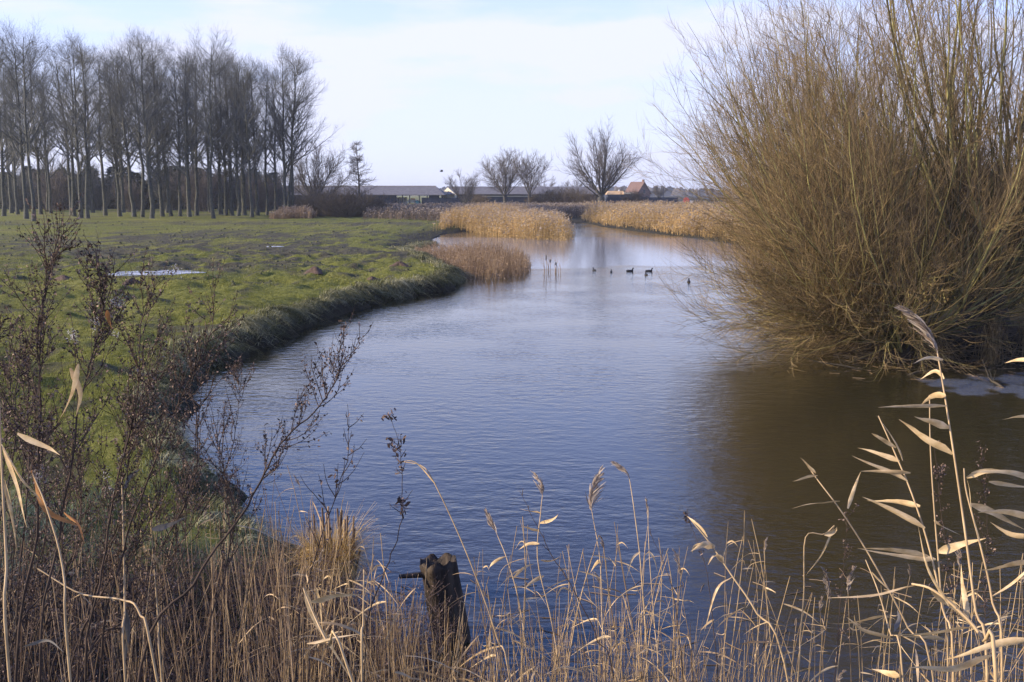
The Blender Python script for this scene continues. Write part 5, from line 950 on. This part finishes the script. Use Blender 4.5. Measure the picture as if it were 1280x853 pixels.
# ordinary stems of the fringe: a handful of kinds, copied with their parts
def proto_reed(seed, H, nl, plume):
    r = np.random.default_rng(seed); K = 12; t = np.linspace(0, 1, K); bx_, by_ = r.normal(0, 0.09, 2); crook = r.uniform(-0.05, 0.05, 2)
    P = np.stack([bx_ * H * t ** 2 + crook[0] * np.sin(t * 5), by_ * H * t ** 2 + crook[1] * np.sin(t * 4), H * t * (1 - 0.03 * t)], 1)
    e = empty('reed', (0, 0, -50), 0, 'thin dry reed stalk in the dense fringe at the water\'s edge', 'reed', 'fine reed stalks in the near fringe'); parts = []
    mb = MB(); tubes(mb, P[None], (r.uniform(0.0022, 0.0034) * np.linspace(1.2, 0.5, K))[None], 5, float(r.uniform(0.3, 1))); parts.append(mb.build('stem', M['reed_stem'], e))
    for j in range(nl):
        tt = r.uniform(0.35, 0.98); i = int(tt * (K - 1)); p = P[min(i, K - 1)]; a = r.choice([math.pi, 0.2, 2.6]) + r.normal(0, 0.6); L = r.uniform(0.07, 0.21)
        d = np.array([math.cos(a), math.sin(a), r.uniform(-0.5, 1.0)]); d /= np.linalg.norm(d); u = np.linspace(0, 1, 9)[:, None]
        PL = p + u * d * L - u ** 2 * np.array([0, 0, r.uniform(0.0, 0.7)]) * L + np.sin(u * 4) * r.normal(0, 0.012, 3)
        parts.append(leaf_ribbon(PL, r.uniform(0.0025, 0.0065), np.array([r.normal(0, 0.5), r.normal(0, 0.5), 1.0]), float(r.uniform(0.4, 1))).build('leaf', M['reed_leaf'], e))
    if plume: parts.append(plume_mesh(P[-1], norm(P[-1] - P[-2]), r.uniform(0.08, 0.14), 36, r, 0.0026, (r.uniform(-0.5, 0.3), 0, 0.1), 0.3).build('plume', M['plume'], e))
    return e, parts, P[-1]
KINDS = [proto_reed(300 + i, 2.0, [2, 3, 4, 1, 5, 2, 3, 6, 0, 2, 4, 3][i], i in (2, 7)) for i in range(12)]
LBL = 'thin dry reed stalk in the dense fringe at the water\'s edge'
r2 = np.random.default_rng(88); used = set()
def topprof(px):
    prof = [(330, 760), (390, 700), (440, 660), (470, 620), (500, 610), (530, 640), (560, 650), (590, 690), (620, 680), (650, 640), (690, 640), (720, 690), (760, 650), (800, 640), (840, 690), (880, 650), (925, 630), (960, 650), (985, 690), (1010, 740), (1050, 740), (1100, 700), (1200, 690), (1300, 690)]
    return np.interp(px, [a for a, _ in prof], [b for _, b in prof])
count = 0
while count < 170:
    px = r2.uniform(350, 1290) if count < 150 else r2.uniform(0, 380); 
    top = (topprof(px) if px > 380 else r2.uniform(560, 720)) + abs(r2.normal(0, 55)); d = r2.uniform(4.2, 6.6) if px > 380 else r2.uniform(4.0, 7.5)
    if px > 380 and vnoise(np.array([px * 0.035]), np.array([d * 0.7]), 99)[0] < 0.34: continue
    p = at_y(px, top, d); g = max(gz(p[0], d), -0.1) - 0.05; h = p[2] - g
    if h < 0.5 or h > 3.0: continue
    ki = int(r2.integers(0, 12)); e, parts, tip = KINDS[ki]; rz = r2.uniform(-0.7, 0.7) + (0 if r2.random() < 0.8 else math.pi)
    s = h / tip[2]; sx = 0.75 + 0.35 * s; ox = (tip[0] * math.cos(rz) - tip[1] * math.sin(rz)) * sx; oy = (tip[0] * math.sin(rz) + tip[1] * math.cos(rz)) * sx
    loc = (p[0] - ox, d - oy, g)
    if ki in used: copy_thing(e, parts, loc, rz, (sx, sx, s), LBL)
    else: e.location = loc; e.rotation_euler = (0, 0, rz); e.scale = (sx, sx, s); used.add(ki)
    count += 1
SHADE_BR = [make_bush(71, 2.2, 90, 1.6, (0.008, 0.005, 0.004), (12, 8), 'thicket', 60), make_bush(72, 2.2, 90, 1.6, (0.008, 0.005, 0.004), (12, 8), 'thicket', 60)]
# dead stalk litter that fills the foot of the fringe
r2 = np.random.default_rng(89); mb = MB(); n_ = 2350; px = np.concatenate([r2.uniform(330, 1300, 1400), r2.uniform(440, 900, 650), r2.uniform(-40, 420, 300)]); d = r2.uniform(3.0, 7.6, n_); X_ = np.array([at_y(a, 600, b)[0] for a, b in zip(px, d)]); g = np.maximum(ground_z(X_, d), -0.1) - 0.03
toppx = np.array([topprof(max(a, 330)) for a in px]) + 100 + np.abs(r2.normal(0, 85, n_)) + 70 * sstep(0.45, 0.6, vnoise(px * 0.03, d * 0.6, 98)); toppx = np.where(px < 380, r2.uniform(610, 860, n_), toppx); toppx = np.where((px > 985) & (px < 1130), toppx + 60, toppx)
zt = np.array([at_y(640, a, b)[2] for a, b in zip(toppx, d)]); H = np.clip(zt - g, 0.25, 2.6); K = 7; t = np.linspace(0, 1, K)[None, :, None]
P = np.stack([X_, d, g], 1)[:, None] + t * np.array([0, 0, 1.0]) * H[:, None, None] + t ** 2 * np.stack([r2.normal(0, 0.075, n_), r2.normal(0, 0.075, n_), np.zeros(n_)], 1)[:, None] * H[:, None, None]
lz = r2.random(n_) < 0.12; P[lz] = P[lz] + (t ** 1.3)[:, :, :] * np.stack([r2.normal(0, 0.55, lz.sum()), r2.normal(0, 0.4, lz.sum()), r2.uniform(-0.5, -0.1, lz.sum())], 1)[:, None] * H[lz][:, None, None]
br = r2.random(n_) < 0.10; P[br, 5:, :] = P[br, 4:5, :] + np.linspace(0.5, 1, 2)[None, :, None] * np.stack([r2.normal(0, 0.22, br.sum()), r2.normal(0, 0.2, br.sum()), r2.uniform(-0.25, 0.05, br.sum())], 1)[:, None]
tn = r2.uniform(0, 1, n_) ** 1.4; tubes(mb, P, r2.uniform(0.0012, 0.0024, n_)[:, None] * np.linspace(1, 0.55, K)[None], 4, tn)
q = 2600; par = r2.integers(0, n_, q); k = r2.integers(1, K, q); p = P[par, k]; a = r2.uniform(0, 2 * np.pi, q); L = r2.uniform(0.06, 0.26, q); u = np.linspace(0, 1, 6)[None, :, None]
dd = norm(np.stack([np.cos(a), np.sin(a) * 0.6, r2.uniform(-0.9, 0.9, q)], 1)); PL = p[:, None] + u * dd[:, None] * L[:, None, None] - u ** 2 * np.array([0, 0, 0.4]) * L[:, None, None]
ribbons(mb, PL, np.tile([0.4, 1, 1, 0.8, 0.5, 0.05], (q, 1)) * r2.uniform(0.002, 0.006, q)[:, None], r2.normal(size=(q, 3)), r2.uniform(0.1, 1, q))
tag(mb.build('dead_reed_litter', M['reed_stem']), 'dead broken reed stalks and leaves filling the foot of the near fringe', 'reeds', kind='stuff')

mb = MB(); n_ = 300; px = r2.uniform(-60, 400, n_); d = r2.uniform(3.0, 8.0, n_); X_ = np.array([at_y(a, 600, b)[0] for a, b in zip(px, d)]); g = np.maximum(ground_z(X_, d), -0.1) - 0.03
zt = np.array([at_y(640, a, b)[2] for a, b in zip(r2.uniform(590, 850, n_), d)]); H = np.clip(zt - g, 0.25, 2.2); t = np.linspace(0, 1, K)[None, :, None]
P = np.stack([X_, d, g], 1)[:, None] + t * np.array([0, 0, 1.0]) * H[:, None, None] + t ** 2 * np.stack([r2.normal(0, 0.07, n_), r2.normal(0, 0.07, n_), np.zeros(n_)], 1)[:, None] * H[:, None, None]
tubes(mb, P, r2.uniform(0.0014, 0.0028, n_)[:, None] * np.linspace(1, 0.55, K)[None], 4, r2.uniform(0, 1, n_) ** 2.5)  # tints skewed dark, putting the lower-left shade into the straw colour
tag(mb.build('dead_straw', M['reed_brown']), 'thin brown dead straws standing among the dark weeds at the lower left', 'straw', kind='stuff')

for i, (bx_, by_, h) in enumerate(((-3.9, 3.4, 2.0), (-4.9, 5.3, 2.1), (-6.1, 7.7, 1.9))):  # unseen bushes added to cast shade over the lower-left foreground
    thing_of('bramble_bush', SHADE_BR[i % 2], (bx_, by_, gz(bx_, by_)), i * 2.0, (h / 2.2 * 1.1, h / 2.2 * 1.3, h / 2.2), 'unseen bramble bush added for shade beyond the left edge, %s of the three going away' % ORD[i], 'bush', 'unseen shading brambles beyond the left edge')
# ------------------------------------------------------------------ dark weeds on the left
def weed(label, stem, d, nb=16, Lb=0.30, seeds=60, r0=0.005, seed=1, t0=0.25, ang=(20, 45), n2=3, fine=0.0016, size=1.0, group='dead weeds in the left foreground', fluff=0, name='dead_weed', tipdense=1.0, up=0.45):
    r = np.random.default_rng(seed); L = px_line(stem[::-1], d, d + 0.25); b0 = L[0]; dv = norm(norm(L[0] - L[1]) * np.array([0.4, 0.5, 1]) + np.array([0, 0.1, -0.5])); foot = b0.copy()
    for _ in range(80):
        foot = foot + dv * 0.06
        if foot[2] < max(gz(foot[0], foot[1]), 0) - 0.03: break
    e = empty(name, foot, 0, label, 'weed', group); pts = np.vstack([foot, L]); K = max(16, len(pts) * 5); P = (resample(pts, K) - foot)[None]; Rm = (r0 * np.linspace(1.2, 0.28, K))[None]
    r0 = r0 * 0.72; Rm = Rm * 0.72; P = P + np.cumsum(r.normal(0, 0.0035, P.shape), axis=1) * np.linspace(1, 0.6, K)[None, :, None]
    mb = MB(); tubes(mb, P, Rm, 6, 0.4); mb.build('stem', M['weed_stem'], e)
    tlow = max(t0, 0.25)
    b, Rb, _, tb = sprout(P, Rm, nb, tlow, 0.99, Lb, ang, up=up, jit=0.10, K=7, rr=0.45, rtip=0.4, r=r, lfn=lambda t: 1.25 - 0.75 * t, rmin=fine)
    mb = MB(); tubes(mb, b, Rb, 4, r.uniform(0, 1, len(b)))
    if n2:
        c, Rc, _, _ = sprout(b, Rb, n2, 0.2, 1, Lb * 0.42, (15, 50), up=0.4, jit=0.12, K=5, rr=0.6, rtip=0.5, r=r, rmin=fine * 0.7); tubes(mb, c, Rc, 3, r.uniform(0, 1, len(c)))
        allb = np.concatenate([b[:, ::1][:, :5], c])
    else: allb = b[:, 1:6]
    tag(mb.build('branches', M['weed_stem'], e), kind='stuff')
    # seed capsules and shrivelled leaves: small folded flakes along the twigs
    m_ = len(allb) * seeds // 9; par = r.integers(0, len(allb), m_); u = r.uniform(0.15, 1, m_) * 4; i = np.minimum(u.astype(int), 3); f = (u - i)[:, None]; p = allb[par, i] * (1 - f) + allb[par, i + 1] * f + r.normal(0, 0.004 * size, (m_, 3))
    dd = norm(r.normal(size=(m_, 3)) + np.array([0, 0, 0.3])); LL = r.uniform(0.004, 0.011, m_) * size; uu = np.linspace(0, 1, 3)[None, :, None]
    PP = p[:, None] + uu * dd[:, None] * LL[:, None, None]; mb = MB(); ribbons(mb, PP, np.tile([0.35, 1, 0.3], (m_, 1)) * (LL * 0.34)[:, None], r.normal(size=(m_, 3)), r.uniform(0, 1, m_))
    tag(mb.build('seed_heads', M['weed_seed'], e), kind='stuff')
    if fluff:
        m_ = fluff; j = r.integers(0, len(allb), 5); p = allb[j[r.integers(0, 5, m_)], 3] + r.normal(0, 0.006, (m_, 3)) * np.array([1, 1, 1.8]); dd = norm(r.normal(size=(m_, 3))); PP = p[:, None] + np.linspace(0, 1, 3)[None, :, None] * dd[:, None] * 0.008
        mb = MB(); ribbons(mb, PP, np.tile([0.6, 1, 0.3], (m_, 1)) * 0.0008, r.normal(size=(m_, 3)), r.uniform(0, 1, m_)); tag(mb.build('seed_fluff', M['fluff'], e), kind='stuff')
    return e
weed('tallest dark weed at the left, its tip standing out against the grass', [(64, 318), (60, 370), (52, 450), (50, 560), (46, 660), (20, 870)], 2.7, 34, 0.26, 130, 0.0055, 401, 0.35, (18, 42), 4)
weed('weed with white seed fluff at its tip, second on the left', [(132, 350), (128, 400), (108, 470), (90, 560), (70, 680), (50, 870)], 2.7, 30, 0.24, 130, 0.005, 402, 0.35, (18, 42), 4, fluff=400)
weed('bushy purple-brown weed between the fluffy one and the bank edge', [(168, 365), (160, 420), (158, 500), (140, 580), (120, 700), (100, 870)], 2.9, 32, 0.24, 120, 0.005, 403, 0.35, (20, 45), 4, fluff=120)
weed('weed leaning right before the bank edge, with a broad top', [(262, 380), (246, 430), (215, 500), (190, 560), (150, 680), (120, 870)], 3.0, 26, 0.26, 110, 0.005, 404, 0.40, (20, 50), 4)
weed('low dense weed among the others at the lower left', [(190, 430), (180, 480), (160, 560), (150, 640), (110, 760), (90, 870)], 3.1, 28, 0.24, 110, 0.005, 405, 0.3, (20, 50), 4)
weed('weed reaching in from the left edge', [(-10, 430), (-5, 500), (-20, 600), (-40, 740), (-50, 870)], 2.6, 20, 0.24, 110, 0.005, 406, 0.3, (25, 60), 4)
weed('long black weed stem arching right over the water with hanging leaves', [(436, 452), (428, 485), (405, 515), (360, 555), (325, 610), (290, 665), (240, 730), (170, 870)], 2.9, 26, 0.20, 110, 0.0062, 407, 0.48, (25, 70), 3, up=0.6)
weed('slender weed with upright seed spikes below the arching stem', [(262, 520), (275, 580), (290, 640), (280, 700), (250, 870)], 3.1, 20, 0.24, 110, 0.004, 408, 0.35, (15, 35), 3)
weed('thin weed with sparse curved side twigs and knobbly head, left of centre', [(430, 505), (434, 560), (424, 600), (400, 670), (382, 740), (370, 870)], 3.0, 14, 0.17, 30, 0.0036, 409, 0.42, (30, 65), 0, size=1.8)
weed('upright weed with dark knots of seed along its stem, above the reeds', [(490, 528), (503, 575), (506, 620), (500, 665), (480, 720), (455, 870)], 3.2, 16, 0.07, 60, 0.0034, 410, 0.5, (20, 60), 0, size=2.2)
weed('black bare stalk leaning left among the pale reeds, right of the post', [(655, 615), (672, 650), (690, 690), (720, 740), (745, 800), (770, 870)], 3.9, 5, 0.06, 20, 0.0036, 411, 0.5, (20, 50), 0, group='dark stalks among the near reeds')
weed('black curved stalk in the middle of the reed fringe', [(815, 658), (838, 700), (850, 740), (854, 800), (856, 870)], 3.9, 4, 0.06, 20, 0.0036, 412, 0.5, (20, 50), 0, group='dark stalks among the near reeds')
weed('dark stalk with a single black seed head at its leaning tip', [(853, 640), (862, 665), (880, 720), (890, 790), (896, 870)], 4.2, 6, 0.06, 40, 0.003, 413, 0.6, (10, 40), 0, size=2.0, group='dark stalks among the near reeds')
weed('grey feathery weed behind the tallest reed, lower right', [(1164, 560), (1172, 620), (1182, 700), (1190, 790), (1196, 870)], 3.5, 30, 0.07, 50, 0.0024, 414, 0.3, (30, 70), 2, fine=0.0009, group='feathery weeds in the right foreground')
weed('second feathery weed, close to the right edge', [(1228, 560), (1230, 640), (1228, 720), (1232, 800), (1236, 870)], 3.5, 28, 0.06, 50, 0.0022, 415, 0.3, (30, 70), 2, fine=0.0009, group='feathery weeds in the right foreground')
weed('fine weed with sparse twigs behind the leaning reed', [(1064, 640), (1060, 700), (1050, 770), (1040, 870)], 3.7, 20, 0.10, 30, 0.0022, 416, 0.3, (30, 70), 2, fine=0.0009, group='feathery weeds in the right foreground')
r3 = np.random.default_rng(777)
for j in range(17):
    tx = r3.uniform(-10, 330); ty = r3.uniform(455, 640) - max(0, 120 - tx) * 0.3; fx = tx * 0.6 - r3.uniform(0, 60)
    weed('dead brown weed in the crowded low clump at the lower left', [(tx, ty), (tx - 4 + r3.uniform(-8, 8), ty + 60), (tx * 0.85 + fx * 0.15, ty + 140), (fx, 870)], r3.uniform(2.9, 4.2), 24, 0.22, 100, 0.0042, 500 + j, 0.25, (20, 50), 3, group='low weeds in the left foreground')
# low tangle of dead herbs that shades the near bank
r2 = np.random.default_rng(93); mb = MB(); n_ = 3000; X_ = r2.uniform(-4.5, -0.2, n_); Y_ = r2.uniform(3.2, 9.0, n_); k = signed(X_, Y_) > 0.1; X_, Y_ = X_[k], Y_[k]; n_ = len(X_); g = ground_z(X_, Y_); H = r2.uniform(0.4, 1.0, n_) * (1.5 - 0.1 * Y_); K = 7; t = np.linspace(0, 1, K)[None, :, None]
P = np.stack([X_, Y_, g], 1)[:, None] + t * np.array([0, 0, 1.0]) * H[:, None, None] + t ** 2 * np.stack([r2.normal(0, 0.45, n_), r2.normal(0, 0.45, n_), np.zeros(n_)], 1)[:, None] * H[:, None, None]; Rr_ = np.full((n_, K), 0.0024)
tubes(mb, P, Rr_, 3, r2.uniform(0, 0.6, n_)); b, Rb, _, _ = sprout(P, Rr_, 7, 0.3, 1, 0.22, (20, 60), up=0.2, jit=0.15, K=5, rr=0.6, rtip=0.5, r=r2, rmin=0.0017); tubes(mb, b, Rb, 3, r2.uniform(0, 1, len(b)))
m_ = len(b) * 7; par = r2.integers(0, len(b), m_); p = b[par, r2.integers(1, 5, m_)] + r2.normal(0, 0.008, (m_, 3)); dd = norm(r2.normal(size=(m_, 3))); PP = p[:, None] + np.linspace(0, 1, 3)[None, :, None] * dd[:, None] * 0.016; ribbons(mb, PP, np.tile([0.4, 1, 0.3], (m_, 1)) * 0.004, r2.normal(size=(m_, 3)), r2.uniform(0, 1, m_))
tag(mb.build('dead_herb_tangle', M['weed_seed']), 'low tangle of dead dark herbs on the near bank', 'undergrowth', kind='stuff')
